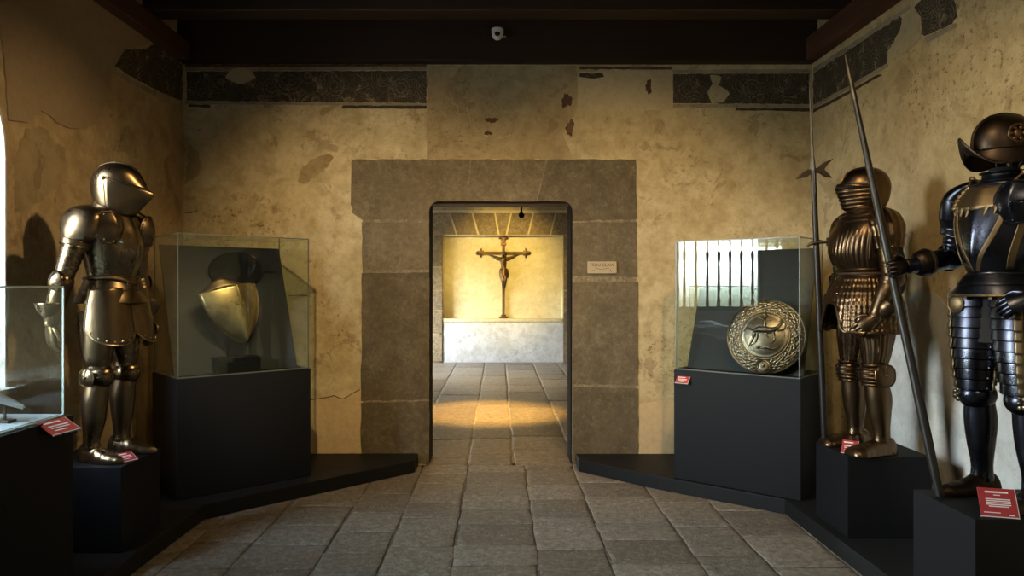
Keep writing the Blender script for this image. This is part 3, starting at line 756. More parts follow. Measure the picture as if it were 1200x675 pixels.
def hand(t, wrist, d, nrm, mat, curl=.5, side=1, k=1.0, name='gauntlet', cuff=None, parent_mat=None):
    """gauntlet with back plate, four unequal fingers and a thumb: d hand direction, nrm back-of-hand normal, side=+1 thumb towards d x nrm"""
    wrist = V(wrist); d = V(d).normalized(); nrm = V(nrm); nrm = (nrm-nrm.dot(d)*d).normalized(); s = d.cross(nrm)*side
    b = MB()
    pts = [wrist+d*x*k for x in (-.01, .03, .065, .09)]
    b.tube(pts, [.030*k, .040*k, .043*k, .040*k], [.021*k, .022*k, .019*k, .015*k], n=16, ref=nrm, res=9)
    g = b.build(name, mat, t, smooth=True)
    for i, (o, L) in enumerate(((.031, .072), (.011, .082), (-.010, .076), (-.030, .060))):
        f = MB(); p = wrist+d*.085*k+s*o*k; dd = d.copy(); path = [p]; 
        for j, q in enumerate((.42, .32, .26)):
            ax = d.cross(nrm); dd = (Matrix.Rotation(-curl*(1.0 if j else .8), 3, ax) @ dd) if True else dd
            p = p+dd*L*q*k*1.05; path.append(p)
        f.tube(path, [.0105*k, .010*k, .009*k, .007*k], n=10, ref=nrm, res=9); f.ball(path[-1], .007*k, 8, 6)
        f.build('finger', mat, g, smooth=True)
    f = MB(); p = wrist+d*.02*k+s*.034*k; dd = (d*.75+s*.6-nrm*.25*curl).normalized(); path = [p, p+dd*.035*k]
    dd = (d*.95+s*.15-nrm*.7*curl).normalized(); path.append(path[-1]+dd*.034*k)
    f.tube(path, [.014*k, .012*k, .009*k], n=10, ref=nrm, res=7); f.ball(path[-1], .009*k, 8, 6); f.build('thumb', mat, g, smooth=True)
    if cuff:
        L, r0, r1 = cuff; c = MB()
        c.tube([wrist+d*.01*k, wrist-d*.03*k, wrist-d*L*.6, wrist-d*L], [.034*k, .034*k, (r0+r1)/2, r1], [.028*k, .030*k, (r0+r1)/2*.95, r1*.95], n=24, ref=nrm, res=14, cap=False)
        c.build('cuff', mat, g, smooth=True, solid=.003)
    return g
def core(t, parts, name='arming_cloth'):
    b = MB()
    for path, r in parts: b.tube(path, r, n=14, res=10)
    b.build(name, 'cloth', t, smooth=True)

def helmet_ball_comb(T, mat, parent, zlo, h=.014, name='comb'):
    b = MB(); zs = list(np.linspace(zlo, T[-1][0]-.001, 16))
    path = [ring_pt(T, z, 0) for z in zs]+[ring_pt(T, z, PI) for z in zs[::-1]]
    b.tube(path, [.004]*len(path), [h]*len(path), n=8, ref=(1, 0, 0)) if False else None
    # fin: offset outward in the sagittal plane
    c = V((0, .01, T[-1][0]-.13)); outer = []
    for p in path:
        q = (p-c).normalized(); outer.append(p+q*h)
    n = len(path); vs = []; 
    for p, o in zip(path, outer): vs += [p+V((-.006, 0, 0)), p+V((.006, 0, 0)), o+V((.0025, 0, 0)), o+V((-.0025, 0, 0))]
    b.rings([vs[i*4:i*4+4] for i in range(n)], True, True)
    return b.build(name, mat, parent, smooth=True)

# ------------------------------------------------------------------ ARMOUR ONE: plain steel, close helmet
def legs(t, mat, flute=0, thigh_top=.84, kneez=.475, toe='point', wing=True, spread=.105, bell=False, splay=.1, tw=1.0, wk=1.0):
    for s in (-1, 1):
        hx, kx, ax = s*.095, s*spread, s*(spread+.012)
        # cuisse
        b = MB()
        md = (lambda a, q: 1+.035*math.cos(a*flute)*min(1, q*8)*min(1, (1-q)*8)) if flute else None
        b.tube([(hx, .005, thigh_top), (hx+s*.004, 0, .72), (kx, -.008, .60), (kx, -.015, kneez+.045)], [.092*tw, .092*tw, .078*tw, .060], [.105*tw, .10*tw, .082, .064], n=72 if flute else 28, res=26, mod=md)
        b.build('cuisse', mat, t, smooth=True, sharp=60)
        # poleyn
        b = MB()
        b.ball((kx, -.026, kneez), (.069, .078, .070), 28, 18, fn=lambda th, a: 1+.03*math.exp(-((a-1.5*PI)/.35)**2))
        if bell: 
            for zz, q_ in ((-.056, .058), (-.036, .066), (-.014, .071), (.010, .072), (.034, .069), (.056, .062)): b.tube([V((kx+q_*.97*math.sin(a), -.024-q_*1.03*math.cos(a), kneez+zz)) for a in np.linspace(-1.9, 1.9, 22)], .009, n=8)
        else:
            for zz, rr in ((.058, .0645), (-.056, .0600)): b.tube([(kx, -.012, kneez+zz-.016), (kx, -.012, kneez+zz+.016)], [rr, rr*.985], [rr+.003, rr+.002], n=28)
        pk = b.build('poleyn', mat, t, smooth=True)
        if wing:
            b = MB(); c = V((kx+s*.068, -.005, kneez))
            b.patch(lambda u, v: c+V((s*(.022-.012*v*v), math.sin(2*PI*u)*.052*v*wk*(1+.12*math.cos(2*PI*u*2)), math.cos(2*PI*u)*.048*v*wk)), 28, 6)
            wg = b.build('side_wing', mat, pk, smooth=True, solid=.004)
            b = MB(); b.tube([c+V((s*.012, math.sin(a)*.052*wk*(1+.12*math.cos(a*2)), math.cos(a)*.048*wk)) for a in np.linspace(0, 2*PI, 30)], .0035, n=6, cap=False); b.ball(c+V((s*.023, 0, 0)), .009, 10, 8); b.build('wing_rim', mat, pk, smooth=True)
        # greave
        b = MB()
        b.tube([(kx, -.010, kneez-.045), (kx+s*.004, .006, kneez-.13), (kx+s*.006, .010, .24), (ax, .018, .13), (ax, .02, .075)], [.060, .066, .058, .044, .046], [.062, .072, .064, .046, .050], n=28, res=26,
               mod=lambda a, q: 1+.035*math.exp(-(((a+PI) % (2*PI)-PI)/.25)**2))
        b.tube([(ax, .02, .072), (ax, .02, .088)], [.051, .049], [.055, .052], n=24)
        b.build('greave', mat, t, smooth=True, sharp=60)
        # sabaton
        rot = Matrix.Rotation(s*splay, 3, 'Z'); o = V((ax, .02, 0))
        if toe == 'point': rows = [(.075, .030, .05), (.06, .042, .09), (.02, .046, .105), (-.03, .047, .088), (-.08, .050, .066), (-.13, .046, .050), (-.175, .034, .038), (-.21, .016, .026), (-.225, .004, .016)]
        elif toe == 'bear': rows = [(.08, .030, .05), (.065, .044, .085), (.02, .048, .10), (-.03, .050, .085), (-.08, .058, .068), (-.13, .070, .056), (-.17, .072, .046), (-.20, .060, .036), (-.212, .042, .02)]
        else: rows = [(.075, .030, .05), (.06, .042, .08), (.02, .046, .10), (-.03, .047, .088), (-.08, .050, .062), (-.13, .050, .048), (-.18, .040, .040), (-.21, .020, .026), (-.22, .006, .014)]
        L = catmull(rows, 40); b = MB(); rr = []
        for i, (y, w, h) in enumerate(L):
            k = lames(9, .0035)(i/40) if 8 < i < 36 else 0
            w = max(w, .003)+k; h = max(h, .012)+k; ring = []
            for j in range(21):
                a = PI*j/20; e = 2/2.3
                ring.append(rot @ V((w*math.copysign(abs(math.cos(a))**e, math.cos(a)), y, .004+h*abs(math.sin(a))**e))+o)
            rr.append(ring)
        b.rings(rr, True, True); sb_ = b.build('sabaton', mat, t, smooth=True, sharp=50)

def arm(t, s, sh, el, wr, mat, flute=0, pauld=(.085, .105, .10), hand_dir=None, hand_n=None, curl=.5, cuff=(.10, .04, .06), pl_front=0, lam=5, couter=.058, cmat=None):
    sh, el, wr = V(sh), V(el), V(wr); 
    # pauldron: domed cap that wraps the shoulder, with lames below
    b = MB(); w_ = pauld[1]; d = (el-sh).normalized()
    pp = [V((s*.085, .005, sh.z+.085)), V((s*.14, .003, sh.z+.075)), V((sh.x-s*.01, sh.y, sh.z+.035)), sh+V((s*.012, 0, -.03)), sh+d*.095, sh+d*.135]
    fl_ = (lambda a, q: 1+.03*math.cos(a*flute)*min(1, q*5)+.05*(1-((q*6) % 1.0))*(q > .5)) if flute else (lambda a, q: 1+.045*(1-((q*6) % 1.0))*(q > .62))
    b.tube(pp, [.022, .040, .068, .078, .074, .070], [.05, w_*.80, w_, w_*.96, .078, .074], n=96 if flute else 40, res=48, mod=fl_)
    pd = b.build('pauldron', mat, t, smooth=True, sharp=40)
    if pl_front:
        cf = V((s*.155, -.085, sh.z-.02)); b = MB()
        def wing(u, v):
            a = 2*PI*u; k = v
            x = .092*k*math.cos(a); z = .088*k*math.sin(a)
            return cf+V((x*.95, -.062-.030*(1-k*k)-abs(min(0, -s*x))*.10+max(0, s*x)*.75, z))
        b.patch(wing, 40, 10); b.tube([wing(u, 1) for u in np.linspace(0, 1, 41)], .004, n=6, cap=False)
        for u in np.linspace(0, 1, 13)[:-1]: b.ball(wing(u, .9)+V((0, -.003, 0)), .004, 8, 6)
        b.build('pauldron_plate', mat, pd, smooth=True, solid=.003)
    d = (el-sh).normalized(); L = (el-sh).length
    b = MB(); lm = lames(lam, .06)
    b.tube([sh+d*.02, sh+d*L*.35, sh+d*L*.7, el-d*.02], [.062, .058, .052, .048], [.068, .064, .056, .050], n=28, res=44, mod=lambda a, q: 1+(lm(q*1.4) if q < .68 else (.04 if .70 < q < .76 else 0)))
    b.build('rerebrace', mat, t, smooth=True, sharp=35)
    b = MB(); b.ball(el, (couter, couter*1.05, couter), 26, 16); cp = b.build('couter', mat, t, smooth=True)
    b = MB(); cdir = V((s*.8, .25, 0)).normalized(); cc = el+cdir*couter*.55
    n1 = cdir.orthogonal().normalized(); n2 = cdir.cross(n1)
    b.patch(lambda u, v: cc+(n1*math.cos(2*PI*u)+n2*math.sin(2*PI*u))*couter*1.12*v+cdir*(couter*.62*(1-v*v)), 28, 8)
    b.build('elbow_wing', mat, cp, smooth=True, solid=.004)
    d2 = (wr-el).normalized(); L2 = (wr-el).length
    b = MB(); b.tube([el+d2*.025, el+d2*L2*.35, el+d2*L2*.75, wr], [.048, .050, .042, .034], [.052, .054, .044, .034], n=26, res=24, mod=lambda a, q: 1+(.07 if q < .06 or q > .95 else 0))
    b.build('vambrace', mat, t, smooth=True, sharp=40)
    if hand_dir is not None: hand(t, wr, hand_dir, hand_n, cmat or mat, curl, side=s, cuff=cuff)

TORSO = [(1.00, .135, .115, .095, 2.0), (1.06, .138, .13, .10, 2.0), (1.14, .160, .160, .118, 2.0), (1.22, .178, .168, .13, 2.1), (1.30, .182, .155, .132, 2.2), (1.36, .165, .125, .12, 2.2), (1.40, .120, .098, .10, 2.1), (1.425, .085, .080, .085, 2)]

def armour_one(loc, rotz, sc):
    t = empty('suit_of_armour', loc, rotz); t.scale = (sc,)*3; mat = 'steel'
    T = TORSO
    keel = lambda ph, v, z: .010*math.exp(-(ph/.16)**2)
    b = shell(T, 1.005, 1.405, -1.55, 1.55, 64, 26, .004, keel)
    bp = b.build('breastplate', mat, t, smooth=True, solid=.004, sharp=60)
    b = MB(); strip(b, lambda q: ring_pt(T, 1.403, q, .006), -1.2, 1.2, 30, .007, 8); strip(b, lambda q: ring_pt(T, 1.008, q, .006), -1.5, 1.5, 30, .006, 8)
    for sg in (-1, 1): strip(b, lambda z: ring_pt(T, z, sg*1.12, .006), 1.10, 1.38, 16, .005, 8)
    b.build('rolled_edge', mat, bp, smooth=True)
    b = MB(); rivets(b, [ring_pt(T, z, sg*1.02, .008) for z in np.linspace(1.12, 1.36, 6) for sg in (-1, 1)], .0045); b.build('rivets', 'steel', bp, smooth=True)
    b = MB(); b.ball(ring_pt(T, 1.235, -.62, .010), .012, 10, 8); b.tube([ring_pt(T, 1.235, -.62, .008), ring_pt(T, 1.225, -.5, .03)], .007, n=8); b.build('lance_bolt', 'steel_bright', bp, smooth=True)
    b = shell(T, 1.005, 1.41, 1.55, 2*PI-1.55, 48, 20, .0); b.build('backplate', mat, t, smooth=True, solid=.004)
    # gorget
    G = [(1.375, .125, .105, .105, 2), (1.40, .110, .096, .095, 2), (1.425, .088, .085, .085, 2), (1.46, .078, .080, .080, 2)]
    b = shell(G, 1.375, 1.46, -PI, PI, 56, 14, .008, lambda ph, v, z: .006*(1-(v*3) % 1)); b.build('gorget', mat, t, smooth=True, solid=.004, sharp=35)
    # fauld (waist lames)
    FA = [(.86, .200, .185, .165, 2.1), (.92, .186, .170, .15, 2.1), (.98, .160, .145, .118, 2.0), (1.03, .142, .130, .10, 2)]
    b = shell(FA, .885, 1.035, -PI, PI, 80, 24, .004, lambda ph, v, z: .005*(1-(v*2) % 1)); fd = b.build('fauld', mat, t, smooth=True, solid=.004, sharp=35)
    b = MB(); strip(b, lambda q: ring_pt(FA, 1.03-.03*math.cos(q)**8, q, .014), -PI, PI, 60, .009, 8); b.build('waist_roll', 'brass', fd, smooth=True)
    for s in (-1, 1):
        def tas(u, v, s=s):
            uu = u*2-1; zb = .655+.10*abs(uu)**2.6; zt = .975-.012*abs(uu)
            z = zb+(zt-zb)*(1-v); a = uu*1.10+s*.42; q = .105+.050*min(1, (1-(z-.66)/.32))**.8
            return V((s*.080+math.sin(a)*q*1.06, -.026-math.cos(a)*q*1.10, z))
        b = MB(); b.patch(tas, 32, 22); tp = b.build('tasset', mat, t, smooth=True, solid=.004)
        b = MB(); edge = [tas(0, v) for v in np.linspace(0, 1, 14)]+[tas(u, 1) for u in np.linspace(.03, 1, 26)]+[tas(1, v) for v in np.linspace(.95, 0, 14)]
        b.tube(edge, .005, n=8); rivets(b, [tas(u, .94)+V((0, -.004, 0)) for u in np.linspace(.1, .9, 8)], .0065); b.build('tasset_edge', 'steel_rim', tp, smooth=True)
        p = tas(.5-s*.36, .06); b = MB(); b.box(p+V((0, -.010, .012)), (.022, .008, .085)); b.build('strap', 'leather', tp, bevel=.002)
    legs(t, mat, wing=True)
    # arms
    arm(t, -1, (-.205, .005, 1.325), (-.280, .062, 1.005), (-.29, .125, .775), mat, pauld=(.105, .120, .105), pl_front=.055, hand_dir=(.05, .02, -1), hand_n=(-1, .3, .05), curl=.35, cuff=(.12, .045, .078))
    arm(t, 1, (.205, .005, 1.325), (.280, .03, 1.005), (.262, -.06, .775), mat, pauld=(.095, .110, .10), pl_front=.04, hand_dir=(-.05, -.10, -1), hand_n=(1, -.1, .05), curl=.35, cuff=(.12, .045, .07))
    core(t, [([(0, 0, .78), (0, 0, .95), (0, 0, 1.1), (0, 0, 1.35), (0, 0, 1.48)], [.12, .11, .12, .12, .06]), ([(-.2, 0, 1.33), (-.278, .06, 1.02), (-.288, .12, .80)], [.045, .038, .028]), ([(.2, 0, 1.33), (.275, .03, 1.02), (.26, -.05, .80)], [.045, .038, .028])])
    # helmet
    H = [(1.375, .072, .082, .082, 1.9), (1.41, .088, .118, .098, 1.55), (1.46, .101, .168, .122, 1.35), (1.50, .107, .202, .134, 1.22), (1.515, .108, .200, .137, 1.25), (1.55, .110, .170, .140, 1.5), (1.59, .108, .145, .138, 1.75), (1.63, .098, .120, .122, 1.95), (1.662, .076, .088, .094, 2.0), (1.682, .045, .052, .056, 2), (1.69, .004, .004, .004, 2)]
    b = MB(); n = 48
    b.rings([[ring_pt(H, z, 2*PI*j/n) for j in range(n)] for z in list(np.linspace(1.375, 1.66, 26))+[1.67, 1.678, 1.684, 1.688, 1.69]], True, True)
    hm = b.build('helmet', mat, t, smooth=True, sharp=70)
    helmet_ball_comb(H, mat, hm, 1.56, .010); hm.rotation_euler.z = R(14); hm.location = (0, -.045, 0)
    up = lambda ph: 1.515+.085*(abs(ph)/1.75)**1.1
    b = shell(H, lambda ph: 1.385+.0*ph, up, -1.75, 1.75, 56, 20, .005); vz = b.build('visor', mat, hm, smooth=True, solid=.004, sharp=60)
    b = MB(); strip(b, lambda q: ring_pt(H, up(q), q, .007), -1.75, 1.75, 44, .0045, 8); b.build('visor_edge', mat, vz, smooth=True)
    b = shell(H, lambda ph: up(ph)+.006, lambda ph: up(ph)+.013, .25, 1.0, 16, 2, .003); b.build('eye_slit', 'slit', hm, solid=.003)
    b = shell(H, lambda ph: up(ph)+.006, lambda ph: up(ph)+.013, -1.0, -.25, 16, 2, .003); b.build('eye_slit', 'slit', hm, solid=.003)
    for s in (-1, 1): b = MB(); b.ball(ring_pt(H, 1.588, s*1.72, .008), .011, 12, 8); b.build('pivot', 'brass', hm, smooth=True)
    b = MB()
    rivets(b, [ring_pt(H, 1.40, q, .006) for q in np.linspace(-1.5, 1.5, 9)], .0045); b.build('rivets', 'brass', hm, smooth=True)
    return tag(t, 'plain polished steel suit of armour with a closed beaked helmet, beside the window', 'suit of armour')

# ------------------------------------------------------------------ ARMOUR TWO: fluted brown steel
def armour_two(loc, rotz, sc):
    t = empty('suit_of_armour', loc, rotz); t.scale = (sc,)*3; mat = 'steel_brown'
    T = [(1.03, .130, .115, .095, 2.0), (1.07, .150, .158, .105, 2.0), (1.14, .172, .192, .118, 2.0), (1.21, .182, .190, .13, 2.1), (1.29, .182, .165, .132, 2.2), (1.345, .160, .130, .12, 2.2), (1.385, .112, .098, .10, 2.1), (1.40, .085, .080, .085, 2)]
    def fl(ph, v, z):
        w = min(1, max(0, (1.30-z)/.05))*min(1, max(0, (z-1.065)/.03))
        return .0042*abs(math.sin(ph*21))**.7*w*(abs(ph) < 1.25)
    b = shell(T, 1.035, 1.375, -1.5, 1.5, 180, 40, .004, fl); bp = b.build('breastplate', mat, t, smooth=True, solid=.004, sharp=70)
    b = MB(); strip(b, lambda q: ring_pt(T, 1.368, q, .010), -1.05, 1.05, 30, .010, 8); strip(b, lambda q: ring_pt(T, 1.058, q, .008), -1.5, 1.5, 30, .007, 8)
    for sg in (-1, 1): strip(b, lambda z: ring_pt(T, z, sg*1.15, .009), 1.12, 1.35, 16, .008, 8)
    b.build('roped_edge', mat, bp, smooth=True)
    b = MB(); p = ring_pt(T, 1.23, -.75, .0); b.box(p+V((0, -.01, 0)), (.03, .02, .05)); b.tube([p, p+V((-.02, -.05, -.002)), p+V((-.035, -.11, -.012)), p+V((-.04, -.13, -.03))], [.008, .010, .009, .004], n=10, res=10); b.build('lance_rest', 'iron', bp, smooth=True)
    b = shell(T, 1.035, 1.385, 1.5, 2*PI-1.5, 48, 20, .0); b.build('backplate', mat, t, smooth=True, solid=.004)
    G = [(1.335, .150, .130, .115, 2), (1.352, .135, .118, .105, 2), (1.37, .105, .100, .092, 2), (1.42, .085, .088, .084, 2)]
    b = shell(G, 1.335, 1.42, -PI, PI, 60, 16, .006, lambda ph, v, z: .008*(1-(v*3) % 1)); gg = b.build('gorget', mat, t, smooth=True, solid=.004, sharp=35)
    b = MB(); strip(b, lambda q: ring_pt(G, 1.337, q, .018), -PI, PI, 60, .009, 8); b.build('gorget_roll', mat, gg, smooth=True)
    # fluted skirt of lames with an arched opening in front
    S = [(.69, .238, .225, .20, 2.1), (.80, .225, .215, .19, 2.1), (.90, .205, .195, .165, 2.1), (.98, .165, .155, .125, 2), (1.04, .136, .124, .10, 2)]
    zb = lambda ph: .70+.165*math.exp(-(ph/.34)**4)
    b = shell(S, zb, 1.035, -PI, PI, 240, 48, .004, lambda ph, v, z: .0045*(1-((z-.69)/.345*9) % 1)+.0042*abs(math.sin(ph*24))*min(1, max(0, (1.02-z)/.03)))
    fd = b.build('fluted_skirt', mat, t, smooth=True, solid=.004, sharp=60)
    b = MB(); strip(b, lambda q: ring_pt(S, zb(q), q, .012), -PI, PI, 110, .008, 8); b.build('skirt_edge', mat, fd, smooth=True)
    b = MB(); strip(b, lambda q: ring_pt(S, 1.035, q, .010), -PI, PI, 60, .008, 8); b.build('waist_belt', 'leather', fd, smooth=True)
    legs(t, mat, flute=22, thigh_top=.84, kneez=.455, toe='bear', bell=True, spread=.11, tw=1.08, wk=1.35)
    arm(t, 1, (.192, .0, 1.30), (.240, .0, 1.00), (.225, -.095, .785), mat, flute=14, pauld=(.098, .092, .105), hand_dir=(-.30, -.55, -.55), hand_n=(.9, -.4, .3), curl=.45, cuff=(.11, .042, .062), lam=7)
    arm(t, -1, (-.205, .01, 1.30), (-.275, .02, .995), (-.235, -.095, .80), mat, flute=14, pauld=(.095, .09, .10), hand_dir=(.15, -.45, -.75), hand_n=(-.9, -.3, .1), curl=.9, cuff=(.10, .042, .060), lam=7)
    core(t, [([(0, 0, .78), (0, 0, .95), (0, 0, 1.1), (0, 0, 1.32), (0, 0, 1.45)], [.13, .11, .12, .12, .06]), ([(-.2, 0, 1.30), (-.27, .02, 1.0), (-.235, -.08, .82)], [.045, .038, .028]), ([(.2, 0, 1.30), (.26, .03, 1.0), (.235, -.07, .80)], [.045, .038, .028])])
    H = [(1.385, .070, .095, .082, 1.9), (1.42, .085, .118, .105, 1.7), (1.46, .098, .132, .125, 1.65), (1.50, .105, .146, .135, 1.6), (1.535, .108, .158, .140, 1.6), (1.552, .109, .150, .140, 1.75), (1.575, .106, .136, .136, 1.9), (1.61, .094, .116, .120, 2), (1.635, .072, .088, .094, 2.0), (1.652, .042, .05, .056, 2), (1.66, .004, .004, .004, 2)]
    b = MB(); n = 48
    b.rings([[ring_pt(H, z, 2*PI*j/n) for j in range(n)] for z in list(np.linspace(1.385, 1.635, 24))+[1.643, 1.65, 1.655, 1.658, 1.66]], True, True)
    hm = b.build('helmet', mat, t, smooth=True, sharp=70)
    helmet_ball_comb(H, mat, hm, 1.58, .006); hm.rotation_euler.z = R(-14)
    b = shell(H, 1.41, 1.548, -1.45, 1.45, 56, 56, .003, lambda ph, v, z: .010*abs(math.sin(v*PI*6))*max(0, math.cos(ph*1.05))); vz = b.build('bellows_visor', mat, hm, smooth=True, solid=.004, sharp=60)
    b = shell(H, 1.536, 1.543, -.95, .95, 30, 2, .013); b.build('eye_slit', 'slit', hm, solid=.004)
    b = MB(); strip(b, lambda q: ring_pt(H, 1.556-.03*(abs(q)/1.6)**2, q, .009), -1.6, 1.6, 40, .008, 8); b.build('brow_ridge', mat, vz, smooth=True)
    for s in (-1, 1): b = MB(); b.ball(ring_pt(H, 1.525, s*1.6, .005), .014, 12, 8); b.build('pivot', mat, hm, smooth=True)
    return tag(t, 'brown fluted suit of armour with bellows visor, standing by the halberd', 'suit of armour')

# ------------------------------------------------------------------ ARMOUR THREE: blackened half armour, morion
def armour_three(loc, rotz, sc, grip):
    t = empty('suit_of_armour', loc, rotz); t.scale = (sc,)*3; mat = 'steel_black'
    T = [(.985, .115, .135, .095, 1.8), (1.02, .130, .160, .10, 1.75), (1.08, .150, .185, .11, 1.8), (1.16, .170, .185, .125, 1.95), (1.25, .182, .170, .132, 2.1), (1.33, .172, .140, .125, 2.2), (1.38, .140, .112, .108, 2.1), (1.41, .095, .088, .09, 2)]
    keel = lambda ph, v, z: .008*math.exp(-(ph/.14)**2)
    b = shell(T, 1.0, 1.395, -1.5, 1.5, 64, 28, .004, keel); bp = b.build('breastplate', mat, t, smooth=True, solid=.004, sharp=60)
    # brass bands: neck yoke, two sweeping to the waist, arm edges
    def band(pc, w, z0, z1, off=.0075, nm='brass_band'):
        bb = MB(); bb.patch(lambda u, v: ring_pt(T, z0+(z1-z0)*v, pc(v)+(u-.5)*w, off+keel(pc(v)+(u-.5)*w, v, 0)), 8, 24); o = bb.build(nm, 'brass', bp, smooth=True, solid=.003); return o
    for s in (-1, 1):
        band(lambda v, s=s: s*(.10+.52*math.sin(v*PI/2)**1.0), .13, 1.01, 1.325)
        band(lambda v, s=s: s*(.98+.12*v-.10*(1-v)), .17, 1.02, 1.37)
    b = shell(T, lambda ph: 1.315-.035*math.cos(ph*1.2), 1.392, -1.05, 1.05, 40, 6, .0085, keel); b.build('brass_yoke', 'brass', bp, smooth=True, solid=.003)
    b = MB()
    for i in range(9):
        q = -.8+1.6*i/8; zz_ = 1.315-.035*math.cos(q*1.2); p0 = ring_pt(T, zz_+.01, q, .011); p1 = ring_pt(T, zz_-.028, q, .009); b.tube([p0, p1], [.016, .002], [.003, .001], n=8)
    b.build('yoke_teeth', 'brass', bp, smooth=True)
    b = MB(); strip(b, lambda q: ring_pt(T, 1.392, q, .010), -1.2, 1.2, 30, .008, 8); b.build('rolled_edge', mat, bp, smooth=True); b = MB(); strip(b, lambda q: ring_pt(T, 1.003, q, .008), -1.5, 1.5, 30, .007, 8); b.build('rolled_edge', mat, bp, smooth=True)
    for s in (-1, 1):
        b = MB(); pth = [ring_pt(T, z, s*.80, .014) for z in np.linspace(1.30, 1.39, 6)]+[V((s*.12, -.04, 1.435)), V((s*.125, .03, 1.43))]
        b.tube(pth, .008, n=8)
        for p in pth[:-1]: b.ball(p, (.015, .010, .013), 12, 8)
        b.build('shoulder_strap', 'brass', t, smooth=True)
    b = shell(T, 1.0, 1.40, 1.5, 2*PI-1.5, 48, 20, .0); b.build('backplate', mat, t, smooth=True, solid=.004)
    G = [(1.375, .120, .108, .100, 2), (1.40, .105, .095, .092, 2), (1.42, .080, .080, .078, 2), (1.44, .070, .072, .070, 2), (1.45, .082, .086, .080, 2)]
    b = shell(G, 1.375, 1.45, -PI, PI, 60, 24, .006, lambda ph, v, z: .005*(1-(v*4) % 1)); b.build('gorget', mat, t, smooth=True, solid=.004, sharp=35)
    # waist flange and lobster-tailed tassets
    FA = [(.90, .20, .185, .16, 2.1), (.96, .165, .165, .125, 2.0), (1.01, .128, .142, .10, 1.9)]
    b = shell(FA, .905, 1.005, -PI, PI, 70, 20, .004, lambda ph, v, z: .006*(1-(v*2) % 1)); fd = b.build('waist_flange', mat, t, smooth=True, solid=.004, sharp=35)
    b = MB(); strip(b, lambda q: ring_pt(FA, .907, q, .010), -PI, PI, 60, .006, 8); b.build('flange_edge', 'brass', fd, smooth=True)
    for s in (-1, 1):
        def las(u, v, s=s):
            uu = u*2-1; z = .90-.42*v; a = uu*1.55+s*.25
            q = .120-.035*v+.008*((v*9) % 1.0)+.010*math.sin(v*PI)
            return V((s*(.098+.012*v)+math.sin(a)*q, -.012-math.cos(a)*q*1.06, z))
        b = MB(); b.patch(las, 36, 72); tp = b.build('laminated_tasset', mat, t, smooth=True, solid=.004, sharp=35)
        b = MB(); b.patch(lambda u, v: las(.5+s*.08+(u-.5)*.09, v)+V((0, -.006, 0)), 4, 40); b.build('tasset_band', 'brass', tp, smooth=True, solid=.003)
        for uu in (.0, 1.0):
            b = MB(); b.tube([las(uu, v) for v in np.linspace(0, 1, 40)], .0065, n=8); b.build('tasset_border', 'brass', tp, smooth=True)
        b = MB(); rivets(b, [las(u, (k+.75)/9)+V((0, -.003, 0)) for k in range(9) for u in (.08, .92)], .005); b.build('rivets', 'brass', tp, smooth=True)
        # knee cop with a rosette
        kx = s*.112; kz = .455
        b = MB(); b.ball((kx, -.022, kz), (.078, .085, .068), 28, 18); pk = b.build('poleyn', mat, t, smooth=True)
        b = MB(); c = V((kx+s*.03, -.098, kz))
        for k in range(7): a = 2*PI*k/7; b.ball(c+V((math.cos(a)*.022, .004, math.sin(a)*.022)), (.013, .007, .013), 12, 8)
        b.ball(c+V((0, -.003, 0)), (.011, .009, .011), 12, 8); b.build('knee_rosette', 'silver', pk, smooth=True)
        b = MB(); b.ball((s*.115, -.14, .868), (.040, .014, .040), 20, 10); b.tube([V((s*.115+.038*math.cos(a), -.148, .868+.038*math.sin(a))) for a in np.linspace(0, 2*PI, 24)], .005, n=6, cap=False); b.build('tasset_boss', 'brass', tp, smooth=True)
        b = MB()
        for k in range(5): b.box((s*(.06+.03*k), -.155+.012*k, .905+.004*(k % 2)), (.018, .010, .030))
        b.build('buckle_straps', 'silver', tp, bevel=.002)
        # boot
        ax = s*.118
        b = MB(); b.tube([(kx, -.008, kz-.02), (kx+s*.003, .006, kz-.12), (kx+s*.004, .010, .24), (ax, .018, .13), (ax, .02, .06)], [.058, .064, .056, .043, .046], [.062, .070, .062, .046, .052], n=28, res=26, mod=lambda a, q: 1+.04*math.exp(-(((a+PI) % (2*PI)-PI)/.25)**2)); b.build('greave', mat, t, smooth=True)
        rows = [(.075, .030, .05), (.06, .042, .08), (.02, .046, .10), (-.03, .047, .088), (-.08, .050, .062), (-.13, .050, .048), (-.18, .040, .040), (-.215, .020, .026), (-.225, .006, .014)]
        L = catmull(rows, 40); rr = []; rot = Matrix.Rotation(s*.15, 3, 'Z')
        for i, (y, w, h) in enumerate(L):
            k = lames(8, .003)(i/40) if 10 < i < 36 else 0
            rr.append([rot @ V(((max(w, .004)+k)*math.copysign(abs(math.cos(PI*j/20))**.87, math.cos(PI*j/20)), y, .004+(max(h, .012)+k)*math.sin(PI*j/20)**.87))+V((ax, .02, 0)) for j in range(21)])
        b = MB(); b.rings(rr, True, True); b.build('sabaton', 'helm_black', t, smooth=True, sharp=50)
    # left arm hangs bent, right arm stretched to the pike
    arm(t, 1, (.205, .01, 1.32), (.30, .05, 1.03), (.22, -.13, .90), mat, pauld=(.105, .115, .105), pl_front=.03, hand_dir=(-.6, -.6, -.3), hand_n=(.5, -.5, .5), curl=.7, cuff=(.10, .045, .065), lam=6)
    g = V(grip); el = V((-.27, .02, 1.085)); d = (g-el).normalized(); wr = g-d*.085-V((0, 0, .0))
    arm(t, -1, (-.205, .01, 1.32), el, wr, mat, pauld=(.10, .11, .10), hand_dir=d, hand_n=d.cross(V((0, 0, 1))), curl=1.0, cuff=(.10, .045, .068), lam=6, cmat='helm_black')
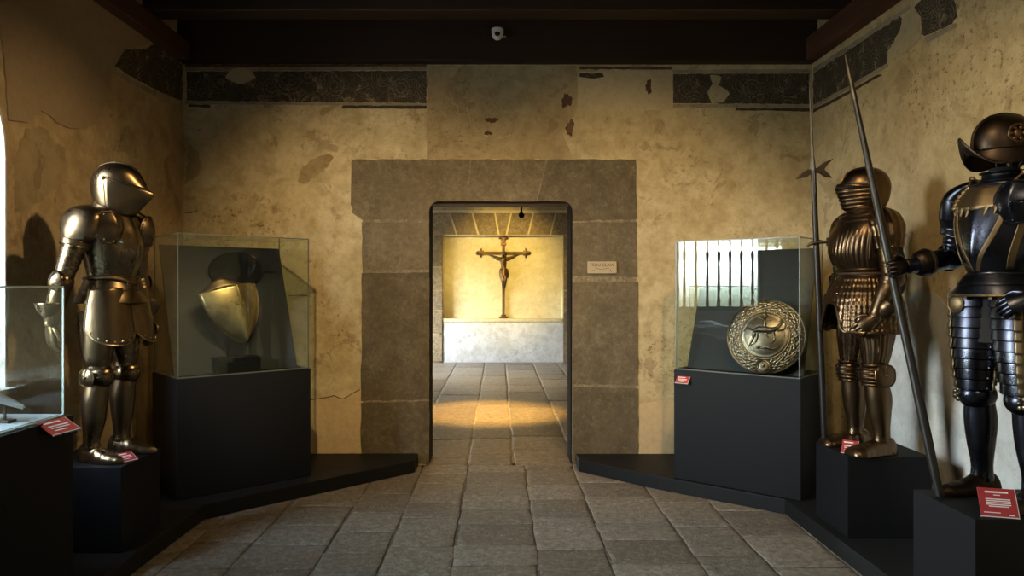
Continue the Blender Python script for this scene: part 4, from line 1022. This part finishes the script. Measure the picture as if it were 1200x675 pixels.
    b = MB(); dd = (el-wr).normalized(); b.tube([wr+dd*.095, wr+dd*.108], [.069, .069], [.066, .066], n=24, ref=(0, 0, 1)); b.build('cuff_band', 'brass', t, smooth=True)
    core(t, [([(0, 0, .70), (0, 0, .95), (0, 0, 1.1), (0, 0, 1.34), (0, 0, 1.47)], [.12, .11, .11, .12, .055]), ([(-.2, 0, 1.32), tuple(el), tuple(wr)], [.045, .038, .026]), ([(.2, 0, 1.32), (.29, .05, 1.03), (.22, -.11, .90)], [.045, .038, .026]), ([(-.10, 0, .85), (-.108, 0, .5)], [.085, .06]), ([(.10, 0, .85), (.108, 0, .5)], [.085, .06])])
    # morion on thin wires
    hm = empty('helmet', (0, .0, 0)); hm.parent = t
    H = [(1.545, .108, .128, .135, 2.0), (1.59, .108, .130, .137, 2.0), (1.63, .101, .122, .128, 2), (1.665, .084, .100, .108, 2), (1.69, .058, .070, .078, 2), (1.705, .030, .038, .042, 2), (1.71, .004, .004, .004, 2)]
    b = MB(); n = 48
    b.rings([[ring_pt(H, z, 2*PI*j/n) for j in range(n)] for z in list(np.linspace(1.545, 1.69, 18))+[1.698, 1.704, 1.708, 1.71]], True, True); sk = b.build('helmet', 'helm_black', t, smooth=True, sharp=70)
    bpy.data.objects.remove(hm)
    helmet_ball_comb(H, 'helm_black', sk, 1.56, .008); sk.rotation_euler.z = R(-25)
    def brim(u, v):
        a = 2*PI*u; fwd = abs(math.cos(a)); p = ring_pt(H, 1.548, a)
        ext = .016+.042*fwd**3; z = 1.548-.062*(1-fwd**2)**.7*v-.05*math.sin(v*PI*.6)*fwd+.105*fwd**5*v**2
        dr = V((p.x, p.y, 0)).normalized(); narrow = V((-p.x*.75*fwd**6*v, 0, 0))
        return V((p.x, p.y, 0))+dr*ext*v+narrow+V((0, 0, z))
    b = MB(); b.patch(brim, 96, 10); br = b.build('brim', 'helm_black', sk, smooth=True, solid=.004, sharp=60)
    b = MB(); b.tube([brim(u, 1) for u in np.linspace(0, 1, 97)], .004, n=6, cap=False); b.build('brim_roll', 'helm_black', br, smooth=True)
    for s in (-1, 1):
        b = MB(); c = ring_pt(H, 1.605, s*PI/2); b.tube([c+V((s*.003, .038*math.cos(a), .038*math.sin(a))) for a in np.linspace(0, 2*PI, 26)], .005, n=6, cap=False)
        b.ball(c, (.006, .016, .018), 12, 8)
        for k in range(6): a = 2*PI*k/6; b.ball(c+V((0, .026*math.cos(a), .026*math.sin(a))), (.006, .009, .009), 10, 6)
        b.build('medallion', 'bronze', sk, smooth=True)
    b = MB()
    for s in (-1, 1): b.tube([(s*.05, .02, 1.47), (s*.06, .03, 1.50), (s*.085, .035, 1.555)], .004, n=8)
    b.tube([(0, .03, 1.44), (0, .03, 1.60)], .010, n=8); b.build('support_wire', 'iron', t, smooth=True)
    return tag(t, 'blackened suit of armour with brass bands and open brimmed helmet, holding the pike', 'suit of armour')

ZP = .551
a1 = armour_one((-2.165, 4.035, ZP), R(78), .965)
a2 = armour_two((2.125, 4.21, ZP), R(-83), .985)
A3 = V((2.238, 3.215, ZP)); A3r, A3s = R(-72), 1.0
# pike: foot on the plinth's corner, leaning towards the left
pk0, pk1 = V((1.972, 3.245, ZP+.004)), V((1.735, 3.64, 2.665))
g3 = pk0.lerp(pk1, .485)
gl = Matrix.Rotation(-A3r, 3, 'Z') @ (g3-A3)/A3s
a3 = armour_three(A3, A3r, A3s, gl+V((.0, .0, .0)))

# ================================================================== WEAPONS
pike = empty('pike', pk0); dv = pk1-pk0; L = dv.length; du = dv.normalized()
b = MB(); b.tube([du*.006, du*.3, du*1.2, du*(L-.22)], [.0185, .0205, .019, .012], n=16, ref=(0, 1, 0)); b.build('shaft', 'shaft', pike, smooth=True)
b = MB(); b.tube([du*(L-.25), du*(L-.18), du*(L-.12), du*(L-.06), du*L], [.014, .012, .013, .009, .002], n=12, ref=(0, 1, 0)); b.build('spear_point', 'iron', pike, smooth=True)
tag(pike, 'long dark pike leaning left across the brown armour, foot on the dark armour plinth', 'pike')
hb0, hb1 = V((1.950, 4.345, ZP+.004)), V((1.862, 4.36, 2.79))
hal = empty('halberd', hb0); dv = hb1-hb0; L = dv.length; du = dv.normalized(); zb = 1.64
b = MB(); b.tube([du*.005, du*.8, du*zb], [.0185, .0185, .016], n=14, ref=(0, 1, 0)); b.build('shaft', 'shaft', hal, smooth=True)
b = MB(); b.tube([du*(zb-.14), du*(zb-.02), du*(zb+.06), du*(zb+.09), du*(zb+.35), du*L], [.017, .018, .014, .009, .006, .0015], n=4, ref=(0, 1, 0)); b.build('top_spike', 'iron', hal)
c = du*(zb+.0)
def blade(poly): 
    bb = MB(); k = .00098
    bb.prism([(c.x+x, c.z+z) for x, z in poly], 1, c.y-.006, c.y+.006); return bb
sc_ = F/4.35
q = lambda px, py: ((px-953)/sc_, (200-py)/sc_)
b = blade([q(*p) for p in [(953, 199), (946, 199), (939, 203), (931.5, 211), (940, 209), (946, 208), (949, 205), (953, 205)]]); b.build('back_beak', 'iron', hal, bevel=.003)
b = blade([q(*p) for p in [(953, 197), (958, 197), (962, 193), (967, 190), (977, 186), (970, 193), (966, 199), (970, 203), (975.5, 209), (966, 207.5), (961, 204), (958, 203), (953, 203)]]); b.build('crescent_blade', 'iron', hal, bevel=.003)
tag(hal, 'halberd with crescent blade and tall spike standing upright beside the brown armour', 'halberd')

# ================================================================== PLACARDS, SIGN, SECURITY CAMERA
def placard(loc, rotz, tilt, w, h, mat, label, bars, wedge=True, th=.006):
    t = empty('placard', loc, rotz)
    rot = Matrix.Rotation(-tilt, 3, 'X')     # card plane tilted back
    up = rot @ V((0, 0, 1)); nrm = rot @ V((0, -1, 0)); o = V((0, 0, 0))
    b = MB(); b.box(o+up*h/2-nrm*th/2, (w, th, h), rot); b.build('card', mat, t, bevel=.001)
    b = MB()
    for (cx, cz, bw, bh) in bars: b.box(o+up*(h*cz)+V((w*cx, 0, 0))+nrm*.0006, (w*bw, .001, h*bh), rot)
    b.build('print', 'ink_white', t)
    b = MB(); b.box(o+up*.0-nrm*th/2+up*.002, (w+.002, th+.002, .004), rot); b.box(o+V((w/2+.001, 0, 0))+up*h/2-nrm*th/2, (.002, th+.001, h), rot); b.build('card_edge', 'card_edge', t)
    if wedge:
        ft = up*h*.9-nrm*th; b = MB(); x = w*.3
        b.prism([(-nrm.y*0+.0+.012, .001), (ft.y+.002, .001), (ft.y+.002, ft.z*.9)], 0, -x, x) if ft.y > .02 else b.box((0, .02, .006), (w*.6, .03, .010))
        b.build('foot', 'stand', t)
    return tag(t, label, 'placard')
BARS = [(0, .86, .62, .055), (0, .76, .18, .025)]+[(0.01, .62-.062*i, .66-.12*(i == 4), .032) for i in range(5)]+[(-.20, .16, .44, .03), (.32, .10, .14, .04)]
BARS2 = [(-.1, .82, .6, .09), (0, .58, .7, .07), (0, .44, .66, .06), (-.08, .26, .45, .06)]
placard((2.052, 2.968, ZP), R(-16), R(28), .135, .12, 'red', 'large dark red placard tilted at the foot of the dark armour', BARS)
placard((1.975, 4.10, ZP), R(-38), R(38), .085, .085, 'red', 'small red placard on the plinth edge by the brown armour feet', BARS2)
placard((-2.005, 3.93, ZP), R(62), R(60), .105, .075, 'red', 'small red placard on the plinth by the steel armour feet', BARS2)
p = case_pt(P_, angR, .075, -.040, .80); placard(p, angR+R(-2), R(40), .098, .062, 'red', 'small red placard on the front of the round shield case', BARS2, wedge=False)
b = MB(); b.box((0, 0, 0), (.05, .035, .006)); 
br = b.build('wall_bracket', 'stand', [o for o in bpy.data.objects if o.get('label', '').startswith('small red placard on the front')][0], loc=(0, .021, .006))
placard((-1.935, 3.255, .845), R(80), R(60), .16, .10, 'red2', 'orange red placard hung on the side of the low left case', BARS2, wedge=False)
b = MB(); b.box((0, 0, 0), (.06, .10, .006)); b.build('side_bracket', 'stand', [o for o in bpy.data.objects if o.get('label', '').startswith('orange red')][0], loc=(0, .03, -.004+.0))

sx0, sz1 = BW(688, 306.5); sx1, sz0 = BW(722, 320.5)
sg = empty('door_sign', ((sx0+sx1)/2, YB-.0125, (sz0+sz1)/2)); w, h = sx1-sx0, sz1-sz0
MB().box((0, -.006, 0), (w, .010, h)).build('sign_board', 'sign', sg, bevel=.001)
cu = bpy.data.curves.new('lettering', 'FONT'); cu.body = 'FELIU CLAVI'; cu.size = .036; cu.align_x = 'CENTER'; cu.align_y = 'CENTER'; cu.extrude = .0004
tx = bpy.data.objects.new('lettering', cu); COL.objects.link(tx); tx.parent = sg; tx.location = (0, -.0118, h*.20); tx.rotation_euler = (PI/2, 0, 0); bpy.context.view_layer.update()
lm_ = bpy.data.meshes.new_from_object(tx.evaluated_get(bpy.context.evaluated_depsgraph_get())); bpy.data.objects.remove(tx)
tx = bpy.data.objects.new('lettering', lm_); COL.objects.link(tx); tx.parent = sg; tx.location = (0, -.0118, h*.20); tx.rotation_euler = (PI/2, 0, 0)
lm_.materials.clear(); lm_.materials.append(M['ink'])
b = MB(); b.tube([V((-.06+.12*i/14, -.0112, -.012+.006*math.sin(i*.55+1))) for i in range(15)], .0016, n=6)
b.tube([V((-.085+.012*i, -.0112, -.022-.004*(i % 2))) for i in range(3)], .0018, n=6); b.tube([V((.065+.008*i, -.0112, -.016-.01*i+.004*(i % 2))) for i in range(3)], .0018, n=6); b.build('flourish', 'ink', sg, smooth=True)
tag(sg, 'small cream sign with two words on the stone jamb right of the doorway', 'sign')

cx, cz = (583-VPX)/F*5.93, EYE+(335-41)/F*5.93
sc2 = empty('security_camera', (cx, YB-.122, cz))
b = MB(); b.tube([(0, -.046, .040), (0, -.046, .034), (0, -.046, .0), (0, -.046, -.030), (0, -.046, -.046), (0, -.046, -.050)], [.046, .050, .048, .040, .022, .004], n=32, ref=(0, -1, 0)); b.box((0, -.010, .030), (.06, .02, .03)); b.build('housing', 'cam_white', sc2, smooth=True)
b = MB(); b.tube([V((.027*math.cos(a), -.088-.002*math.sin(a), -.010+.027*math.sin(a))) for a in np.linspace(0, 2*PI, 30)], .0045, n=8, cap=False); b.build('lens_ring', 'cam_white', sc2, smooth=True)
b = MB(); b.ball((0, -.076, -.010), (.027, .020, .027), 24, 14); b.build('lens_dome', 'cam_dark', sc2, smooth=True)
b = MB(); b.tube([(.045, -.02, -.012), (.07, -.012, -.012)], .004, n=8); b.build('cable', 'cam_white', sc2, smooth=True)
tag(sc2, 'small white dome security camera fixed to the dark beam above the doorway', 'security camera')

# ================================================================== CRUCIFIX
cy_ = FY+.135
s59 = F/cy_
cxz = lambda px, py: ((px-590)/s59, (335-py)/s59)
FK = 1.28
cr = empty('crucifix', ((590-VPX)/s59, cy_-.03, EYE))
zt_, zb_, za = (335-280)/s59, (335-371)/s59, (335-296.5)/s59
tl = -.012   # slight lean, as it hangs
b = MB(); b.box((0, 0, (zt_+zb_)/2), (.055, .035, zt_-zb_)); b.box((0, 0, za), (.84, .034, .050)); cs = b.build('cross', 'cross_wood', cr, bevel=.006)
def fleur(c, d):
    b = MB(); c = V(c); d = V(d); s = V((d.z, 0, -d.x))
    b.ball(c+d*.055*FK, (.038+abs(d.x)*.02, .026, .038+abs(d.z)*.02), 12, 8)
    for g in (-1, 1): b.tube([c, c+s*g*.045+d*.025, c+s*g*.098+d*.012], [.028, .024, .007], [.020, .018, .005], n=10, res=8)
    b.tube([c-d*.03, c+d*.075, c+d*.125], [.036, .028, .003], [.02, .016, .003], n=10, res=8); b.box(c-d*.02, (.10 if d.z else .02, .04, .02 if d.z else .10))
    return b.build('finial', 'bronze', cs, smooth=True)
fleur((0, 0, zt_-.01), (0, 0, 1)); fleur((0, 0, zb_+.01), (0, 0, -1)); fleur((-.42, 0, za), (-1, 0, 0)); fleur((.42, 0, za), (1, 0, 0))
b = MB(); b.box((0, -.022, zt_-.10), (.11, .012, .05)); b.build('title_plate', 'bronze', cs, bevel=.003)
# the carved figure: one continuous body grown on a skeleton
jt = {'pelvis': (0, -.065, -.02, .058, .045), 'waist': (.005, -.075, .06, .048, .038), 'chest': (.004, -.075, .16, .072, .05), 'neckb': (0, -.07, .235, .05, .035), 'neck': (.006, -.075, .262, .024, .024), 'head': (.020, -.095, .305, .038, .043), 'crown': (.026, -.10, .345, .030, .034),
      'shL': (.085, -.065, .235, .030, .028), 'elL': (.20, -.045, .275, .021, .021), 'wrL': (.315, -.030, .345-.015, .014, .014), 'haL': (.355, -.028, .352, .016, .010),
      'shR': (-.085, -.065, .235, .030, .028), 'elR': (-.20, -.045, .275, .021, .021), 'wrR': (-.315, -.030, .33, .014, .014), 'haR': (-.355, -.028, .352, .016, .010),
      'hipL': (.040, -.07, -.06, .044, .044), 'knL': (.030, -.115, -.235, .031, .032), 'anL': (.012, -.055, -.40, .019, .02), 'foL': (.010, -.085, -.455, .018, .014),
      'hipR': (-.040, -.07, -.06, .044, .044), 'knR': (-.010, -.112, -.235, .031, .032), 'anR': (-.008, -.060, -.395, .019, .02), 'foR': (-.006, -.09, -.45, .018, .014)}
ks = list(jt); ed = [('pelvis', 'waist'), ('waist', 'chest'), ('chest', 'neckb'), ('neckb', 'neck'), ('neck', 'head'), ('head', 'crown'), ('neckb', 'shL'), ('shL', 'elL'), ('elL', 'wrL'), ('wrL', 'haL'), ('neckb', 'shR'), ('shR', 'elR'), ('elR', 'wrR'), ('wrR', 'haR'), ('pelvis', 'hipL'), ('hipL', 'knL'), ('knL', 'anL'), ('anL', 'foL'), ('pelvis', 'hipR'), ('hipR', 'knR'), ('knR', 'anR'), ('anR', 'foR')]
fz = za-.33; k_ = .95
me = bpy.data.meshes.new('carved_body'); me.from_pydata([(v[0]*k_, v[1]+.02, v[2]*k_+fz) for v in jt.values()], [(ks.index(a), ks.index(b)) for a, b in ed], [])
fig = bpy.data.objects.new('carved_body', me); COL.objects.link(fig); fig.parent = cr
sk = fig.modifiers.new('skin', 'SKIN')
for i, kk in enumerate(ks): d = me.skin_vertices[0].data[i]; d.radius = (jt[kk][3]*k_, jt[kk][4]*k_); d.use_root = (i == 0)
sk.use_smooth_shade = True
fig.modifiers.new('sub', 'SUBSURF').render_levels = 2; me.materials.append(M['bronze'])
b = MB(); b.tube([(0, -.05, fz+.02), (0, -.055, fz-.02), (.0, -.065, fz-.09), (.005, -.075, fz-.13)], [.066, .080, .080, .070], [.056, .062, .06, .055], n=24, res=14, mod=lambda a, q: 1+.05*math.sin(a*9+q*5)); b.ball((.075, -.07, fz-.01), (.022, .03, .03), 12, 8); b.tube([(.078, -.07, fz-.01), (.088, -.07, fz-.07), (.082, -.07, fz-.12)], [.018, .02, .008], n=10, res=8); b.build('loincloth', 'bronze', fig, smooth=True)
b = MB(); b.ball((.022, -.068, fz+.318), (.040, .043, .043), 16, 10); b.tube([(.05, -.05, fz+.30), (.055, -.05, fz+.25)], [.014, .006], n=8); b.build('hair', 'bronze', fig, smooth=True)
b = MB()
for x, z in ((.345, fz+.335), (-.345, fz+.335), (0, fz-.43)): b.tube([(x, .0, z), (x, -.075, z)], .006, n=8)
b.build('nails', 'iron', cr)
tag(cr, 'bronze crucifix with ornate finials hanging in the lit niche of the room beyond', 'crucifix')
# dark spotlight that hangs in the far room, just under the door head in the picture
sl = empty('ceiling_spotlight', ((611-VPX)/F*8.6, 8.6, EYE+(335-252)/F*8.6))
b = MB(); b.tube([(0, .05, .01), (0, -.05, -.01)], [.030, .034], n=18, ref=(0, 0, 1)); b.build('lamp_can', 'stand', sl, smooth=True)
b = MB(); b.tube([(0, 0, .03), (0, 0, 3.7-sl.location.z)], .012, n=8); b.build('stem', 'stand', sl)
tag(sl, 'small dark spotlight hanging in the far room, seen under the door head', 'spotlight')

for o in [o for o in bpy.data.objects if o.parent is None and o.get('category')]:
    g = {'suit of armour': 'suits of armour on plinths', 'plinth': 'black plinths under the armours', 'display case': 'black display cases with glass hoods', 'placard': 'red placards', 'platform': 'low black platforms along the walls'}.get(o['category'])
    if g: o['group'] = g
# ================================================================== LIGHT
def spot(name, loc, target, power, ang, blend=.6, col=(1, .72, .38), size=.05):
    l = bpy.data.lights.new(name, 'SPOT'); l.energy = power; l.spot_size = R(ang); l.spot_blend = blend; l.color = col; l.shadow_soft_size = size
    o = bpy.data.objects.new(name, l); COL.objects.link(o); o.location = loc
    o.rotation_euler = (V(target)-V(loc)).to_track_quat('-Z', 'Y').to_euler(); return o
WARM = (1, .70, .34)
# ceiling spots of the exhibition
spot('spot_end_wall', (-.9, 2.6, 3.3), (-.95, YB, 1.35), 370, 62, 1.0, WARM)
spot('spot_end_wall', (1.0, 2.6, 3.3), (.95, YB, 1.35), 370, 62, 1.0, WARM)
spot('spot_left_armour', (-.26, 3.5, 3.30), (-2.45, 4.2, 1.5), 110, 66, 1.0, WARM)
spot('spot_left_case', (-.6, 3.4, 3.3), (-1.75, 4.98, 1.32), 150, 26, .7, WARM)
spot('spot_right_armour', (.6, 2.2, 3.3), (2.3, 4.3, 1.6), 120, 62, .7, (1, .74, .42))
spot('spot_near_armour', (1.0, -.4, 3.3), (2.4, 3.6, 1.7), 70, 50, .7, (1, .78, .50))
# far room: lamps on the niche, a pool on the floor
spot('spot_niche', (0, 10.2, 3.55), (.05, FY+.1, 1.80), 1050, 38, .9, (1, .71, .19))
spot('spot_floor', (-.15, 8.6, 3.55), (-.12, 8.6, 0), 2000, 34, .8, (1, .60, .14))
spot('spot_floor', (.2, 4.9, 3.4), (.1, 5.0, 0), 45, 100, 1.0, (1, .66, .28), .2)  # added fill lamp in the near room, warms the floor before the door
spot('spot_floor', (-.1, 10.9, 3.55), (-.1, 11.4, 0), 130, 50, .9, (1, .70, .28))
# daylight: sky, with portals in the two windows
def portal(loc, rot, sx, sy):
    l = bpy.data.lights.new('window_portal', 'AREA'); l.shape = 'RECTANGLE'; l.size = sx; l.size_y = sy; l.cycles.is_portal = True
    o = bpy.data.objects.new('window_portal', l); COL.objects.link(o); o.location = loc; o.rotation_euler = rot
portal((XL2-.01, wc, WS+1.1), (0, -PI/2, 0), 2.0, 1.6)
portal((-3.72, (LY0+LY1)/2, 1.30), (0, -PI/2, 0), 1.8, 1.8)
w = bpy.data.worlds.new('sky'); scene.world = w; w.use_nodes = True; nt = w.node_tree; nt.nodes.clear()
def wn_(typ, **p):
    n = nt.nodes.new(typ)
    for k, v in p.items(): setattr(n, k, v)
    return n
tc = wn_('ShaderNodeTexCoord'); sep = wn_('ShaderNodeSeparateXYZ'); nt.links.new(tc.outputs['Generated'], sep.inputs[0])
rp = wn_('ShaderNodeValToRGB'); e = rp.color_ramp.elements
e[0].position = .49; e[0].color = (.16, .17, .13, 1); e[1].position = .85; e[1].color = (.55, .72, .95, 1)
for ps, cc in ((.515, (.9, .98, .95, 1)), (.56, (1.5, 1.6, 1.64, 1)), (.66, (1.18, 1.34, 1.48, 1))):
    x = rp.color_ramp.elements.new(ps); x.color = cc
mr = wn_('ShaderNodeMapRange'); mr.inputs[1].default_value = -1; mr.inputs[2].default_value = 1; nt.links.new(sep.outputs[2], mr.inputs[0]); nt.links.new(mr.outputs[0], rp.inputs[0])
nz = wn_('ShaderNodeTexNoise'); nz.inputs['Scale'].default_value = 9; nz.inputs['Detail'].default_value = 6; nt.links.new(tc.outputs['Generated'], nz.inputs['Vector'])
r2 = wn_('ShaderNodeMapRange'); r2.inputs[1].default_value = .52; r2.inputs[2].default_value = .64; nt.links.new(nz.outputs[0], r2.inputs[0])
lowm = wn_('ShaderNodeMapRange'); lowm.inputs[1].default_value = .24; lowm.inputs[2].default_value = .05; nt.links.new(sep.outputs[2], lowm.inputs[0])
mu = wn_('ShaderNodeMath', operation='MULTIPLY'); nt.links.new(r2.outputs[0], mu.inputs[0]); nt.links.new(lowm.outputs[0], mu.inputs[1])
mx = wn_('ShaderNodeMix', data_type='RGBA'); nt.links.new(mu.outputs[0], mx.inputs[0]); nt.links.new(rp.outputs[0], mx.inputs[6]); mx.inputs[7].default_value = (.42, .46, .20, 1)
bg = wn_('ShaderNodeBackground'); bg.inputs[1].default_value = 54.0; nt.links.new(mx.outputs[2], bg.inputs[0])
wo = wn_('ShaderNodeOutputWorld'); nt.links.new(bg.outputs[0], wo.inputs[0])

# ================================================================== VIEW
vs = scene.view_settings
scene.display_settings.display_device = 'sRGB'
vs.view_transform = 'Standard'; vs.look = 'None'; vs.gamma = 1; vs.use_curve_mapping = False
vs.exposure = 0.0
cy = scene.cycles
cy.use_denoising = True
cy.max_bounces = 10; cy.diffuse_bounces = 4; cy.glossy_bounces = 4; cy.transparent_max_bounces = 24
cy.caustics_reflective = False; cy.caustics_refractive = False
cy.sample_clamp_indirect = 6.0
